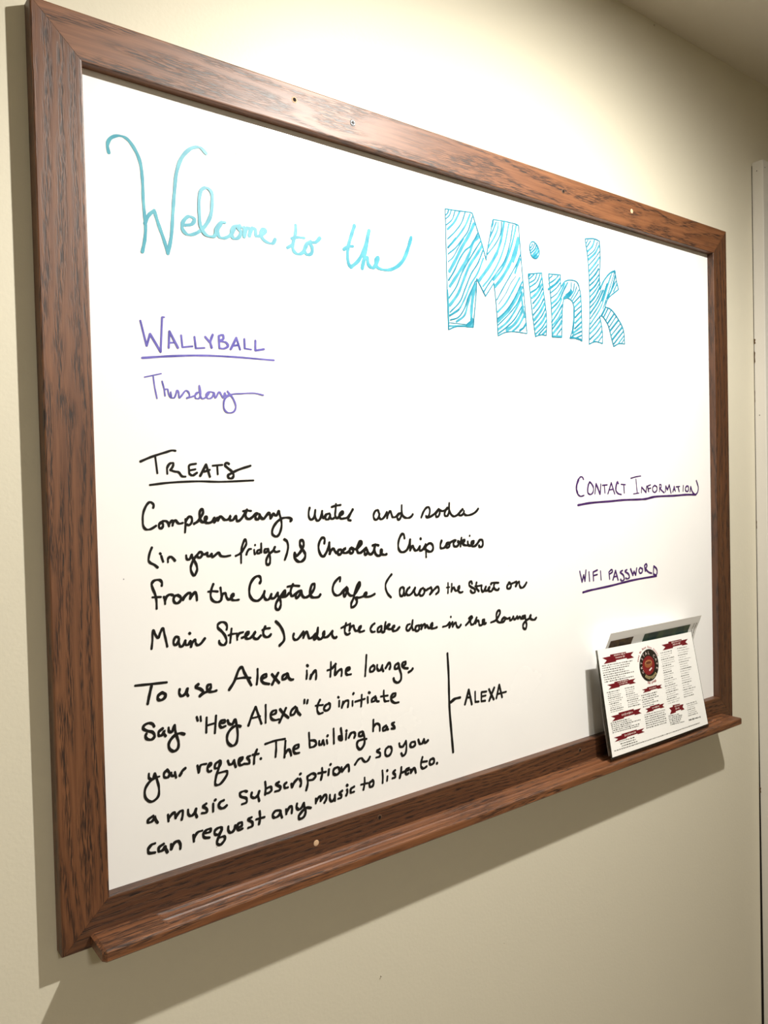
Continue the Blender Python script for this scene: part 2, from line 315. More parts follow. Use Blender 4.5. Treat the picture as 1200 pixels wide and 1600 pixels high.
# ---------------------------------------------------------------- handwriting (strokes: colour, width in 1/100 mm, points in 1/10 mm on the board; * = sharp corner)
INKDATA = """
#welcome
c 295 288,7836 277,7918 310,7993 397,8043 482,8036 567,7946 624,7822 645,7637 647,7431 658,7225 664,7122 650,6981 619,6846
c 299 656,7156 704,7260 769,7325*
c 304 769,7316 810,7184 869,7019 910,6876*
c 318 910,6876 954,7069 980,7322 1007,7575 1043,7813 1114,7990 1233,8116 1330,8143 1403,8094
c 326 1118,7227 1205,7257 1236,7317 1169,7335 1101,7265 1088,7182 1144,7130 1241,7156 1350,7248 1434,7391 1459,7560 1452,7669 1394,7702 1335,7671 1302,7565 1296,7383 1311,7241 1377,7162 1476,7170 1499,7248 1562,7338 1619,7349
c 330 1561,7324 1519,7242 1537,7172 1597,7168 1680,7216 1734,7300
c 334 1808,7351 1724,7317 1691,7236 1720,7186 1783,7206 1816,7277 1776,7326 1860,7332
c 348 1860,7341 1856,7228* 1902,7340 1933,7336 1926,7250* 1976,7353 2008,7340 2016,7266 2059,7273 2148,7346 2116,7369 2082,7315 2102,7252 2166,7216 2243,7219 2277,7273
#to
c 363 2570,7500 2567,7406 2523,7245 2530,7178 2589,7145 2660,7174 2724,7279
c 356 2443,7197 2513,7243
c 362 2505,7322 2595,7351 2696,7360
c 369 2786,7333 2714,7277 2691,7196 2730,7160 2792,7187 2804,7258 2776,7314 2858,7336 2922,7400
#the
c 395 3465,7656 3418,7540 3358,7369 3342,7223 3361,7137 3393,7106* 3518,7215 3613,7375 3700,7636*
c 392 3700,7636 3635,7361 3571,7115*
c 420 3571,7124 3620,7259 3655,7273 3675,7185 3742,7150 3813,7225 3839,7303 3803,7270 3812,7179 3951,7154 4118,7207 4266,7334 4370,7539 4418,7671
c 387 3284,7317 3368,7370 3435,7382
#bigM
d 142 5059,8188 5293,8206 5555,8232 5590,8226* 5682,8012 5775,7809 5855,7589* 5867,7669 6015,8217* 6250,8235 6519,8238 6567,8227* 6611,7709 6649,7308 6708,6588* 6432,6587 6239,6560 6071,6490* 6044,6961 6006,7272* 5825,7051* 5651,7286* 5637,7104 5559,6560* 5244,6539 5072,6477* 5061,6964 5060,7213 5059,8188
e 339 5072,7040 5082,6841 5072,6489
d 169 5066,8100 5104,8138 5122,8179
d 149 5071,8051 5137,8113 5170,8182
d 150 5074,7964 5186,8060 5245,8190
e 323 5097,7906 5228,8030 5336,8196
d 163 5093,7768 5250,7909 5375,8058 5449,8224
e 306 5098,7650 5282,7826 5443,8020 5545,8204
d 193 5098,7644 5177,7732 5247,7807
d 165 5095,7556 5243,7668 5367,7803 5494,7953 5585,8174
d 141 5092,7443 5187,7521 5295,7677 5403,7822
e 507 5113,7309 5220,7463 5364,7689 5510,7892 5621,8078
d 199 5093,7181 5199,7321 5325,7530 5433,7662 5541,7744 5689,7949
e 467 5115,7096 5266,7281 5410,7468 5520,7638 5595,7804 5724,7917
d 178 5094,6930 5244,7114 5353,7319 5481,7504 5591,7650 5740,7842
e 446 5107,6825 5275,7017 5385,7222 5515,7458 5662,7636 5774,7783
d 179 5113,6732 5306,6907 5417,7112 5547,7348 5676,7509 5790,7721
e 291 5103,6681 5268,6776 5394,6944 5524,7178 5672,7367 5796,7605
d 215 5103,6681 5181,6728 5268,6782
d 166 5110,6619 5265,6674 5390,6816 5465,6978 5558,7132 5623,7244
e 331 5229,6607 5387,6714 5463,6889 5539,7078 5614,7216
e 663 5533,6589 5529,6769 5573,7031 5622,7192
d 109 5092,6576 5419,6587
e 330 5090,6529 5331,6555 5560,6586
d 440 5444,6573 5526,6640 5536,6680
d 272 5984,8106 6004,8149 6015,8204
d 183 5943,7942 6020,8074 6079,8189
e 275 5901,7779 6036,7958 6114,8104 6121,8197
d 161 5880,7677 6051,7856 6169,8035 6196,8211
e 503 5705,7268 5930,7522 6085,7730
e 462 6085,7730 6185,7958 6250,8221
e 280 5775,7187 5925,7339 6138,7634 6259,7892 6354,8214
d 176 5781,7097 5885,7229 6076,7440 6252,7652 6375,7938 6441,8217
e 354 5998,7310 6191,7510 6351,7774 6476,8089 6519,8231
e 520 6033,7223 6187,7377 6365,7616 6468,7820 6552,8036
d 166 6064,7030 6221,7249 6380,7458 6501,7624 6594,7787
d 118 6100,6968 6256,7148 6376,7324 6476,7432
e 309 6078,6847 6252,7001 6411,7208 6574,7433
d 191 6065,6740 6248,6880 6427,7076 6621,7372
e 429 6073,6701 6306,6887 6486,7097 6619,7291
d 167 6072,6648 6304,6834 6503,7032 6617,7223
e 358 6079,6583 6282,6724 6482,6949 6646,7199
d 191 6087,6531 6241,6627 6438,6782 6600,6990
e 478 6259,6589 6435,6701 6577,6866 6640,6995
e 359 6393,6589 6533,6698 6656,6861
d 264 6550,6619 6631,6668 6692,6743
e 426 6434,7654 6517,7828 6571,8012
e 356 6468,7485 6530,7615 6592,7719
e 407 6597,7220 6621,7034 6665,6835
#smalli
d 163 6808,7911 6821,7987 6888,8039 6976,7999 7029,7903 6993,7814 6925,7781 6849,7813 6808,7911
d 162 6764,7517 7075,7579* 7112,7297 7169,6910 7161,6605* 7025,6599 6901,6563* 6835,6961 6764,7517
d 170 6815,7927 6853,7956 6876,7997
d 158 6818,7883 6885,7939 6920,8004
d 183 6839,7856 6929,7931 6964,7989
e 391 6871,7817 6951,7897 6997,7957
d 220 6892,7798 6972,7863 7013,7915
e 367 6930,7794 6989,7828
d 290 6773,7482 6803,7511
d 182 6794,7448 6896,7529
d 183 6799,7389 6916,7458 6963,7547
d 184 6802,7322 6959,7426 7041,7558
d 222 6810,7234 6979,7339 7073,7503
e 443 6841,7156 6977,7263 7075,7397
d 222 6861,7076 6997,7206 7091,7339
e 346 6869,6995 7007,7132 7100,7265
d 222 6866,6897 7015,7043 7113,7176
e 445 6886,6817 7035,6970 7129,7102
d 223 6884,6742 7056,6897 7150,7029
e 422 6893,6668 7076,6823 7159,6939
d 224 6902,6594 7074,6732 7168,6849
d 224 6980,6602 7165,6757
e 372 7070,6611 7151,6672
#smalln
d 168 7239,7588 7524,7614* 7530,7415* 7628,7521 7796,7569 7941,7550 8011,7418 8039,7105 8037,6598* 7940,6628 7733,6616* 7811,6796 7850,7083 7811,7219 7716,7261 7597,7254* 7555,7047 7531,6611* 7298,6596* 7289,7092 7239,7588
d 163 7244,7512 7325,7570
d 190 7241,7436 7394,7526 7465,7590
d 305 7227,7343 7415,7460 7511,7551
d 178 7271,7288 7436,7402 7521,7491
d 165 7292,7214 7434,7309 7530,7415
e 359 7301,7124 7431,7217 7553,7372 7627,7490
d 232 7299,7047 7477,7192 7600,7378 7699,7516
e 331 7308,6949 7475,7115 7549,7232
d 230 7293,6832 7448,7004 7558,7140
e 306 7303,6772 7470,6929 7548,7046
d 230 7301,6718 7468,6883 7553,6970
e 434 7311,6643 7490,6808 7539,6875
d 204 7415,6646 7523,6750
e 459 7302,6601 7414,6615 7527,6623
d 441 7608,7255 7717,7308 7791,7388
d 181 7646,7307 7768,7401 7795,7529
d 208 7716,7277 7840,7395 7868,7524
d 183 7776,7261 7889,7401 7927,7485
d 184 7811,7234 7937,7376 7975,7429
d 197 7834,7198 8009,7339
e 343 7857,7130 8031,7263
d 198 7867,7069 8042,7185
d 238 7877,6976 8039,7105
e 343 7874,6881 8037,7010
d 238 7859,6785 8034,6915
e 396 7808,6702 8032,6835
d 237 7795,6661 8017,6755
d 185 7891,6639 8028,6693
d 338 7851,7114 7839,6924 7801,6717
d 317 7758,6634 7891,6631 8013,6620
#smallk
d 179 8165,8303 8226,8004 8253,7610 8252,7131 8223,6568* 8390,6624 8582,6611* 8576,6845 8517,7066* 8582,7073 8735,6944 8822,6740 8884,6590* 9047,6655 9197,6661* 9163,6907 9005,7089 8822,7216 8665,7242* 8748,7387 9046,7590* 8996,7715 8955,7899* 8813,7837 8651,7683 8543,7522* 8523,7713 8558,8057 8540,8329* 8412,8347 8165,8303
d 173 8195,8237 8234,8292
d 174 8206,8176 8310,8297
e 351 8216,8098 8358,8217 8412,8322
d 176 8240,8038 8407,8161 8488,8303
e 381 8250,7976 8431,8117 8525,8245
d 177 8248,7880 8429,8037 8535,8150
e 354 8258,7786 8426,7940 8532,8053
d 204 8255,7706 8424,7859 8503,7936
d 272 8266,7628 8421,7762 8501,7855
d 218 8264,7548 8419,7666 8511,7760
d 272 8261,7451 8416,7569 8522,7697
d 218 8263,7356 8414,7488 8546,7635
d 273 8268,7261 8411,7391 8531,7553
d 205 8266,7181 8435,7330 8569,7509
d 274 8263,7084 8459,7285 8621,7516
d 207 8274,7006 8537,7295 8729,7645
e 306 8271,6909 8561,7233 8754,7616 8838,7791
d 218 8256,6828 8530,7067
e 328 8254,6747 8422,6878 8528,6986
d 219 8243,6650 8420,6781 8552,6908
e 329 8339,6628 8495,6740 8575,6829
d 178 8467,6632 8573,6731
d 168 8612,7207 8778,7521 8947,7873
d 167 8590,7334 8755,7649 8866,7828
d 280 8735,7401 8858,7565 8958,7809
d 197 8817,7494 8969,7712
d 225 8911,7539 9008,7684
d 331 8570,7088 8664,7213
d 222 8621,7062 8743,7223
d 195 8685,7020 8822,7199
d 280 8736,6977 8900,7143
d 211 8774,6915 8952,7100
d 282 8799,6853 9032,7059
d 213 8823,6773 9084,6999
d 284 8861,6711 9123,6936
d 228 8886,6631 9162,6874
e 314 9020,6652 9174,6792
d 171 9102,6660 9186,6743
e 308 8543,7538 8651,7683 8813,7828 8933,7879
#wallyball
v 209 572,6098* 634,5830* 676,5965* 791,5778*
v 209 791,5778* 819,6163* 845,6166
v 213 885,5831 898,6017* 994,5841
v 212 894,5887 949,5896
v 217 1035,5986 1046,5853* 1169,5875
v 220 1194,5985 1206,5856* 1315,5870
v 221 1324,5998 1378,5942
v 222 1419,6033 1388,5946 1402,5879
v 224 1494,6025 1498,5887
v 224 1494,6025 1544,6041 1552,6000 1509,5970 1584,5957 1608,5921 1556,5885 1497,5883
v 230 1641,5885* 1718,6025* 1762,5891
v 229 1668,5926 1738,5941
v 233 1822,6022 1824,5909* 1911,5905
v 237 1968,6018 1964,5898* 2082,5925
#wunder
v 265 578,5694 874,5737 1239,5777 1604,5796 2215,5803
#thursday
w 151 597,5486 791,5539
w 150 696,5507 710,5384 733,5261
w 156 796,5456 816,5376 826,5295* 824,5362 855,5371 868,5320 890,5284 929,5279 954,5325 968,5367 983,5349 992,5282 1016,5306 1073,5369 1105,5348 1111,5304 1079,5287
w 158 1079,5281 1176,5319 1209,5347
w 160 1250,5364 1193,5346 1183,5292 1223,5287 1249,5341 1233,5439 1238,5356 1264,5289 1322,5315 1356,5363
w 164 1414,5366 1348,5370 1314,5330 1338,5293 1388,5311 1414,5366 1429,5306 1481,5378 1506,5341 1530,5311 1549,5374 1564,5336 1599,5353
w 172 1583,5391 1657,5302 1685,5210 1653,5154 1575,5143 1534,5187 1546,5296 1633,5355 1763,5374 1940,5388 2056,5371
w 153 892,5343 898,5292
#treats
k 220 523,4566 649,4618 825,4674 887,4692 928,4688
k 215 692,4618 710,4437
k 223 824,4430 826,4502 862,4548 896,4548 888,4509 860,4473* 914,4456 955,4449 995,4403 1039,4399
k 226 1168,4545 1085,4525 1081,4476 1086,4429 1121,4412 1176,4442
k 225 1088,4469 1159,4482
k 229 1213,4406* 1289,4536* 1333,4394
k 229 1265,4455 1334,4475
k 233 1369,4522 1494,4532
k 231 1427,4523 1431,4421
k 241 1577,4543 1547,4557 1524,4530 1560,4495 1611,4454 1632,4406 1609,4376 1571,4379 1557,4406 1603,4434 1695,4475 1858,4523
#tunder
k 242 620,4309 841,4332 1190,4344 1451,4336 1892,4348
#complementary
k 222 650,4056 657,4087 638,4113 612,4121 583,4098 553,4048 534,3988 529,3918 534,3862 557,3828 595,3822 634,3834 678,3860
k 229 767,3904 733,3896 713,3873 710,3845 729,3825 751,3843 757,3871 741,3892 763,3908 797,3904 816,3883 825,3847* 831,3877 861,3909 871,3904 866,3852* 876,3890 903,3912 921,3888 945,3872 989,3878
k 230 1020,3922 1018,3850 1011,3768
k 230 1018,3879 1043,3926 1074,3949 1096,3929 1093,3881 1061,3850 1033,3859
k 248 1120,3863 1165,3887 1208,3939 1236,3992 1222,4030 1200,4008 1190,3950 1202,3900 1227,3875 1243,3879 1270,3907 1281,3927 1266,3940 1251,3908 1264,3873 1300,3865 1343,3880 1376,3923 1369,3869* 1414,3922 1416,3887* 1446,3935 1473,3919 1494,3897 1526,3892 1559,3906 1577,3940 1565,3916 1575,3885 1608,3889 1648,3933 1652,3902 1662,3872 1696,3881 1754,3944 1786,3999
k 263 1793,4004 1773,3948 1783,3903 1820,3891 1860,3910 1906,3949 1930,3955 1903,3923 1910,3887 1936,3881 1957,3916 1955,3947 1974,3905 2008,3884 2050,3923 2086,3956 2102,3926 2107,3885* 2125,3910 2150,3946 2167,3922 2190,3918 2222,3974 2232,3932 2248,3879 2258,3806 2238,3723 2206,3673 2176,3662 2130,3687 2126,3739 2169,3815 2248,3874 2315,3887 2375,3880 2404,3861 2383,3843
k 250 1740,3985 1794,3990 1848,3984
#water
k 258 2666,3998 2650,3944 2653,3878 2680,3847 2716,3863 2739,3917 2748,3968* 2743,3905 2755,3850 2779,3828 2816,3853 2839,3913 2850,3952* 2852,3895 2862,3858 2907,3905
k 261 2963,3915 2916,3905 2896,3869 2905,3844 2939,3843 2961,3872 2970,3909 2973,3860 2997,3844 3027,3855
k 267 3062,4035 3056,3968 3047,3881 3071,3850 3117,3879 3170,3912 3159,3937 3122,3913 3109,3879 3131,3844 3183,3845 3236,3856 3283,3904 3323,3957* 3267,3873 3246,3827 3288,3813
k 263 2992,3997 3054,4011 3136,4020
#and
k 266 3752,3888 3729,3933 3689,3922 3658,3865 3670,3818 3701,3806 3742,3837 3760,3894 3750,3843 3781,3809 3831,3833 3882,3903* 3884,3818* 3896,3857 3939,3914 3962,3867 3978,3832 4027,3832 4087,3876
k 272 4120,3881 4078,3863 4057,3825 4076,3791 4110,3810 4134,3874 4140,3989* 4138,3907 4153,3847 4203,3813 4270,3813 4314,3835 4332,3858
#soda
k 276 4483,3805 4524,3881 4572,3933 4620,3947 4642,3913 4633,3847 4608,3812 4576,3807 4569,3826 4592,3801 4663,3816 4744,3861 4818,3920 4776,3879 4751,3837 4766,3804 4798,3811 4827,3859 4822,3901 4865,3885 4922,3892 4972,3927
k 289 4996,3926 4946,3897 4917,3837 4936,3810 4977,3817 5003,3877 5012,3996* 5007,3908 5035,3839 5091,3800 5158,3816 5235,3869 5270,3899* 5218,3858 5192,3821 5233,3807 5285,3837 5298,3880 5294,3843 5318,3813 5386,3806 5490,3830 5551,3865 5584,3896
#inyour
k 223 622,3623 597,3568 583,3513 581,3480 598,3456 645,3429 680,3398
k 224 726,3522 735,3488 746,3456
k 223 711,3553 719,3545
k 227 800,3446 803,3488 829,3508 853,3494 882,3459
k 233 1015,3512 1023,3468 1049,3460 1075,3499 1083,3513* 1090,3478 1105,3453 1134,3397 1143,3348 1131,3310 1104,3273 1075,3314 1066,3363 1083,3420 1110,3467 1148,3508 1185,3540 1211,3517 1201,3490 1178,3474 1155,3481 1150,3503
k 243 1205,3517 1236,3507 1274,3524* 1271,3495 1293,3479 1326,3506* 1333,3471 1362,3484 1412,3516 1437,3479 1485,3466 1562,3473
#fridge
k 231 1627,3461 1689,3487 1741,3545 1773,3604 1759,3652 1732,3611 1708,3542 1700,3472 1697,3371
k 234 1769,3467 1779,3497 1808,3530 1836,3531
k 235 1873,3521 1875,3491 1882,3465
k 235 1887,3580 1888,3570
k 237 1956,3516 1921,3508 1909,3483 1932,3472 1961,3495 1970,3592* 1969,3479
k 242 2055,3520 2020,3517 2009,3487 2030,3475 2054,3500 2060,3520* 2076,3457 2086,3394 2078,3343 2054,3324 2032,3346 2037,3397 2070,3452 2130,3495 2155,3537* 2142,3504 2159,3477 2218,3481
k 244 2288,3623 2324,3598 2340,3534 2325,3461 2289,3371
#ampersand
k 290 2432,3449 2426,3391 2468,3341 2517,3330 2567,3360 2584,3413 2564,3457 2534,3496 2509,3551 2519,3593 2540,3599 2561,3574 2560,3526 2534,3480 2495,3435 2451,3406 2432,3439
#chocolate
k 282 2870,3535 2876,3594 2847,3614 2807,3577 2782,3508 2790,3442 2820,3386 2852,3373 2892,3414 2927,3477 2946,3547* 2949,3476 2946,3399* 2971,3442 3004,3464 3029,3427 3055,3403 3089,3445 3129,3443 3089,3440 3072,3402 3098,3376 3128,3404 3129,3440
k 285 3129,3432 3169,3440 3196,3458 3169,3446 3148,3414 3181,3395 3235,3408 3284,3455
k 288 3291,3457 3260,3440 3262,3395 3288,3383 3317,3414 3297,3454 3338,3435 3386,3449
k 300 3365,3428 3428,3480 3457,3512 3430,3536 3401,3504 3375,3439 3391,3387 3432,3384 3474,3410 3524,3441* 3495,3397 3507,3351 3543,3383 3530,3429 3557,3371 3598,3351 3641,3388 3675,3479* 3661,3409 3676,3351 3720,3323 3764,3340 3784,3390 3766,3403 3759,3369 3782,3342 3825,3330 3862,3337
k 297 3626,3466 3679,3474 3729,3462
#chip
k 297 4177,3530 4164,3583 4139,3596 4096,3551 4067,3477 4069,3395 4104,3352 4157,3346 4210,3369 4249,3426 4275,3512* 4275,3436 4270,3359* 4294,3399 4321,3421 4339,3379 4369,3351 4416,3368 4448,3408* 4446,3348 4485,3352 4549,3414
k 295 4459,3514 4468,3507
k 298 4549,3432 4555,3341 4556,3245
k 298 4524,3361 4556,3401 4628,3439 4678,3412 4686,3357 4656,3323 4601,3326 4570,3346
#cookies
k 314 4852,3463 4827,3409 4833,3358 4890,3357 4940,3390 4998,3426 4949,3421 4931,3385 4955,3355 4996,3375 5006,3417 5081,3450 5123,3454 5080,3425 5082,3376 5120,3361 5171,3383 5180,3420 5156,3439 5180,3413 5222,3430
k 314 5236,3485 5222,3423 5212,3356
k 323 5222,3405 5282,3451 5298,3438 5255,3403 5297,3372 5356,3372 5357,3422* 5368,3371 5407,3356 5468,3391 5478,3421 5443,3417 5425,3374 5458,3345 5519,3356 5608,3433 5652,3424 5663,3367 5640,3330 5597,3329 5580,3352
k 318 5398,3507 5399,3500
#from
k 244 720,3191 724,3224 705,3254 666,3262 627,3251 607,3220 615,3177 642,3104 654,3036 654,2942
k 245 609,3074 660,3072 709,3069
k 246 740,3068 752,3036 752,2984
k 249 751,3022 773,3067 808,3086 847,3076
k 250 907,3073 867,3063 851,3026 864,2991 894,2981 930,3004 936,3041 907,3068
k 256 969,3043 961,3010* 987,3051 1039,3085 1054,3069 1047,3016* 1080,3061 1111,3085 1125,3047 1129,2988
#the3
k 248 1336,3157 1310,3098 1298,3030 1312,2979 1353,2947 1402,2945 1433,2972 1431,3037 1423,3109
k 254 1429,2977 1453,3030 1480,3037 1500,2980 1526,2956 1554,2975 1588,3002 1583,3020 1555,2995 1565,2954 1597,2942 1655,2943
k 247 1267,3074 1320,3075 1389,3065
#crystal
k 271 1935,3112 1952,3146 1942,3188 1912,3201 1860,3180 1812,3118 1793,3038 1802,2971 1840,2921 1897,2905 1943,2926 1985,2978 1998,3013* 1988,2968 2001,2920 2029,2902 2065,2919 2090,2968* 2083,2927 2106,2910 2142,2927 2179,2975* 2183,2933 2206,2894 2216,2830 2196,2780 2170,2764 2143,2796 2151,2848 2188,2901 2238,2954 2281,2994 2280,2960 2237,2928 2219,2922 2284,2918 2334,2955
k 275 2395,3060 2366,3005 2358,2953 2375,2914 2418,2931 2462,2959 2506,2971
k 283 2506,2971 2462,2959 2430,2919 2441,2883 2473,2905 2505,2949 2512,2970 2522,2910 2552,2881 2602,2886 2667,2934 2706,2995 2701,3038 2670,3031 2643,2968 2635,2916 2665,2875 2715,2865 2766,2870 2790,2895
k 275 2312,3036 2397,3042 2486,3030
#cafe
k 276 3093,3031 3098,3086 3051,3062 2997,3007 2978,2937 3000,2880 3038,2857 3091,2866 3153,2921 3208,2955 3160,2920 3145,2866 3157,2829 3185,2868 3214,2926 3212,2882 3245,2840 3299,2834 3369,2901 3410,2964 3400,2999 3364,2957 3328,2882 3298,2795 3262,2732 3267,2681 3329,2703 3354,2756 3332,2803 3380,2796 3456,2808 3512,2836 3506,2854 3470,2823 3497,2798 3574,2796 3645,2820
k 265 3180,2929 3186,2895 3196,2928
#across
k 263 3938,3056 3881,3003 3835,2938 3833,2869 3867,2796 3919,2745
k 276 4140,2845 4123,2866 4084,2850 4069,2803 4081,2754 4108,2742 4138,2779 4148,2853* 4146,2796 4153,2746 4183,2783 4213,2833 4247,2852* 4207,2825 4183,2783 4204,2750 4244,2746 4290,2773 4344,2839* 4331,2796 4341,2746 4375,2729 4417,2761 4453,2807 4488,2821
k 282 4488,2821 4441,2803 4416,2752 4439,2718 4474,2719 4510,2761 4505,2806 4528,2782 4570,2796 4629,2817* 4646,2784 4633,2745 4609,2720* 4700,2788 4755,2815 4778,2781 4764,2737 4722,2713
#the4
k 265 4954,2852 4954,2783 4948,2701
k 266 4924,2786 4985,2787
k 272 5027,2832 5022,2768 5014,2717* 5034,2757 5065,2777 5083,2743 5107,2721 5171,2754 5176,2786 5146,2765 5151,2718 5188,2689 5238,2696
#street
k 297 5427,2796 5411,2833 5376,2819 5369,2782 5412,2746 5470,2717 5484,2677 5442,2658 5404,2680 5392,2700
k 301 5518,2807 5504,2761 5522,2712 5560,2675
k 308 5484,2753 5549,2752 5621,2755* 5613,2703 5638,2658 5672,2674 5707,2728* 5685,2687 5711,2665 5758,2680 5786,2716 5752,2690 5778,2654 5818,2651 5860,2690
k 311 5896,2769 5874,2727 5880,2688 5920,2660 5960,2657 5979,2674
k 311 5814,2757 5828,2770 5977,2762
#on
k 313 6219,2745 6169,2711 6154,2673 6188,2650 6230,2666 6246,2704 6211,2736 6191,2753 6239,2724 6303,2733 6367,2747* 6359,2703 6344,2675* 6387,2721 6424,2737 6429,2687 6457,2645 6500,2641 6551,2671 6589,2713
#main
k 233 582,2507 595,2600 599,2684 608,2713 628,2662 660,2619 686,2673 717,2721 735,2648 753,2560 762,2509
k 243 897,2593 867,2607 841,2572 838,2529 859,2512 890,2546 902,2588 898,2540 914,2490 939,2491 976,2549* 980,2500 1005,2497 1037,2536* 1040,2468* 1062,2518 1094,2543 1098,2504 1118,2477 1154,2486 1211,2543
k 239 1026,2627 1034,2620
#street2
k 248 1485,2607 1492,2646 1472,2688 1424,2704 1380,2684 1377,2645 1420,2600 1467,2534 1479,2472 1453,2436 1415,2441 1389,2469 1387,2495
k 251 1549,2614 1538,2535 1526,2448
k 253 1505,2539 1549,2548 1599,2549
k 253 1615,2550 1618,2469
k 255 1619,2504 1643,2542 1699,2553
k 261 1674,2487 1737,2504 1771,2535 1760,2549 1726,2521 1730,2480 1769,2466 1827,2498 1862,2539 1833,2507 1837,2466 1882,2449 1929,2484
k 265 1993,2585 1966,2531 1970,2479 2010,2453 2051,2464 2067,2482
k 264 1954,2545 2001,2558 2057,2556
k 268 2138,2630 2190,2577 2230,2509 2251,2432 2244,2381 2182,2329
#under
k 272 2388,2447 2377,2405 2395,2371 2431,2367 2475,2398 2527,2456* 2522,2376* 2544,2421 2576,2449 2594,2399 2611,2359 2649,2365 2688,2387
k 280 2707,2406 2675,2378 2680,2334 2706,2352 2733,2403 2741,2480* 2726,2403 2731,2354 2769,2327 2808,2349 2835,2390 2836,2420 2815,2392 2827,2347 2879,2346 2959,2407* 2951,2364 2969,2328 2995,2312 3019,2324
#the5
k 267 3173,2486 3151,2416 3153,2360 3189,2331 3230,2345
k 267 3094,2429 3172,2452 3240,2466
k 272 3238,2474 3232,2434 3221,2379* 3245,2421 3287,2438 3299,2398 3325,2363 3388,2381 3409,2416 3381,2404 3367,2372 3393,2343 3460,2349
#cake
k 277 3633,2425 3590,2402 3561,2354 3588,2316 3637,2316
k 280 3739,2378 3688,2355 3680,2311 3708,2301 3745,2337 3749,2377* 3744,2314 3765,2286 3794,2302
k 280 3817,2423 3800,2353 3789,2291
k 286 3795,2319 3876,2388 3883,2378 3832,2349 3882,2318 3918,2321 3963,2345 3956,2357 3926,2326 3947,2286 3998,2288 4051,2325
#dome
k 283 4239,2344 4194,2334 4170,2284 4199,2255 4245,2287 4274,2331 4287,2394* 4274,2319 4290,2257 4336,2258
k 293 4392,2310 4345,2298 4328,2253 4358,2231 4397,2250 4399,2292 4446,2310* 4436,2251* 4461,2290 4500,2313 4507,2260* 4539,2293 4561,2260 4592,2244 4641,2274 4642,2310 4609,2278 4632,2237 4679,2233 4728,2242
#in
k 282 4835,2232 4914,2241 4972,2280* 4958,2207* 5004,2261 5026,2277* 5024,2212* 5062,2254 5087,2263 5102,2212 5143,2185 5186,2221
k 277 4993,2361 4996,2353
#the6
k 293 5282,2200 5348,2245 5402,2302 5379,2254 5390,2202 5433,2197 5477,2242 5505,2290* 5476,2205* 5521,2244 5546,2222 5554,2176 5589,2163 5651,2203 5661,2240 5626,2238 5625,2193 5659,2170 5692,2185
k 287 5346,2293 5402,2320 5418,2293
#lounge
k 311 5793,2180 5893,2200 5967,2263 5996,2311 5970,2346 5933,2325 5912,2256 5929,2189 6001,2157 6038,2196 6085,2226 6029,2197 6028,2158 6074,2166 6103,2201 6094,2219 6140,2197 6205,2207* 6204,2163 6251,2178 6281,2214* 6298,2166 6336,2181 6366,2211* 6374,2170 6422,2198 6450,2161 6489,2170
k 319 6538,2204 6480,2191 6479,2158 6527,2172 6543,2200* 6554,2116 6572,2047 6541,1990 6494,2016 6495,2069 6564,2121 6643,2152 6673,2196 6643,2166 6681,2128 6750,2113 6796,2139
#touse
k 283 386,2134 545,2124 745,2112
k 277 569,2102 542,2005 519,1910
k 282 687,2008 642,1982 636,1945 665,1926 710,1942 725,1977 687,2008
#use
k 268 891,2011 884,1964 908,1929 949,1943 982,2000
k 268 987,2004 975,1948 989,1916
k 278 1116,2029 1079,2003 1141,1968 1171,1929 1128,1890* 1170,1914 1234,1933 1267,1972 1262,2002 1231,1997 1219,1960 1239,1927 1286,1914 1337,1919
#alexa
k 274 1494,1898 1564,1987 1629,2118 1664,2143 1700,2066 1748,1977 1785,1905
k 274 1593,2015 1699,2011 1777,1995
k 276 1874,2088 1870,1988 1857,1903
k 281 1942,1961 1989,1979 1984,2006 1937,1993 1919,1955 1946,1909 2027,1880
k 284 2065,1993 2111,1934 2162,1873
k 282 2154,1997 2111,1939 2065,1868
k 290 2279,1970 2218,1948 2211,1907 2253,1911 2284,1948 2285,1964 2301,1908 2331,1884 2364,1882
#in2
k 277 2561,1963 2560,1909 2552,1855
k 278 2566,2027 2578,2014
k 281 2622,1899 2608,1850* 2635,1897 2687,1943 2698,1898 2691,1829
#the7
k 269 2924,2016 2918,1918 2908,1826
k 271 2865,1915 2924,1923 2998,1977
k 273 2992,1984 2987,1907 2977,1837 3028,1879 3075,1899 3087,1870 3079,1810
k 277 3154,1859 3215,1881 3202,1902 3162,1891 3147,1849 3166,1813 3233,1808
#lounge2
k 282 3485,2025 3472,1889 3455,1746
k 285 3595,1870 3545,1844 3537,1799 3572,1788 3608,1811 3613,1850 3588,1869
k 289 3659,1866 3655,1821 3685,1782 3721,1799 3744,1847
k 290 3744,1853 3743,1796 3759,1764
k 292 3795,1799 3861,1865 3881,1827 3865,1777
k 294 4014,1836 3962,1814 3953,1775 3990,1763 4028,1799 4018,1829 4034,1757 4061,1670 4052,1601 3999,1572 3941,1602 3927,1645
k 300 4087,1778 4140,1805 4141,1834 4096,1829 4080,1796 4116,1756 4183,1739
k 300 4266,1723 4243,1701 4189,1683
#say
k 262 584,1649 568,1679 526,1698 472,1682 460,1653 502,1618 566,1589 586,1542 552,1512 499,1529 484,1563 495,1588
k 269 681,1608 636,1580 635,1537 668,1536 697,1578 690,1553 711,1516
k 271 748,1606 752,1562 779,1546 815,1609
k 275 818,1619 829,1525 859,1410 846,1347 800,1327 751,1368 748,1433 806,1497 874,1515 930,1493
#hey
k 257 1083,1660 1095,1613
k 258 1130,1657 1133,1601
k 259 1204,1631 1194,1455
k 262 1321,1631 1300,1428
k 262 1205,1537 1312,1546
k 266 1366,1527 1427,1532 1428,1554 1385,1557 1360,1517 1383,1479 1438,1485
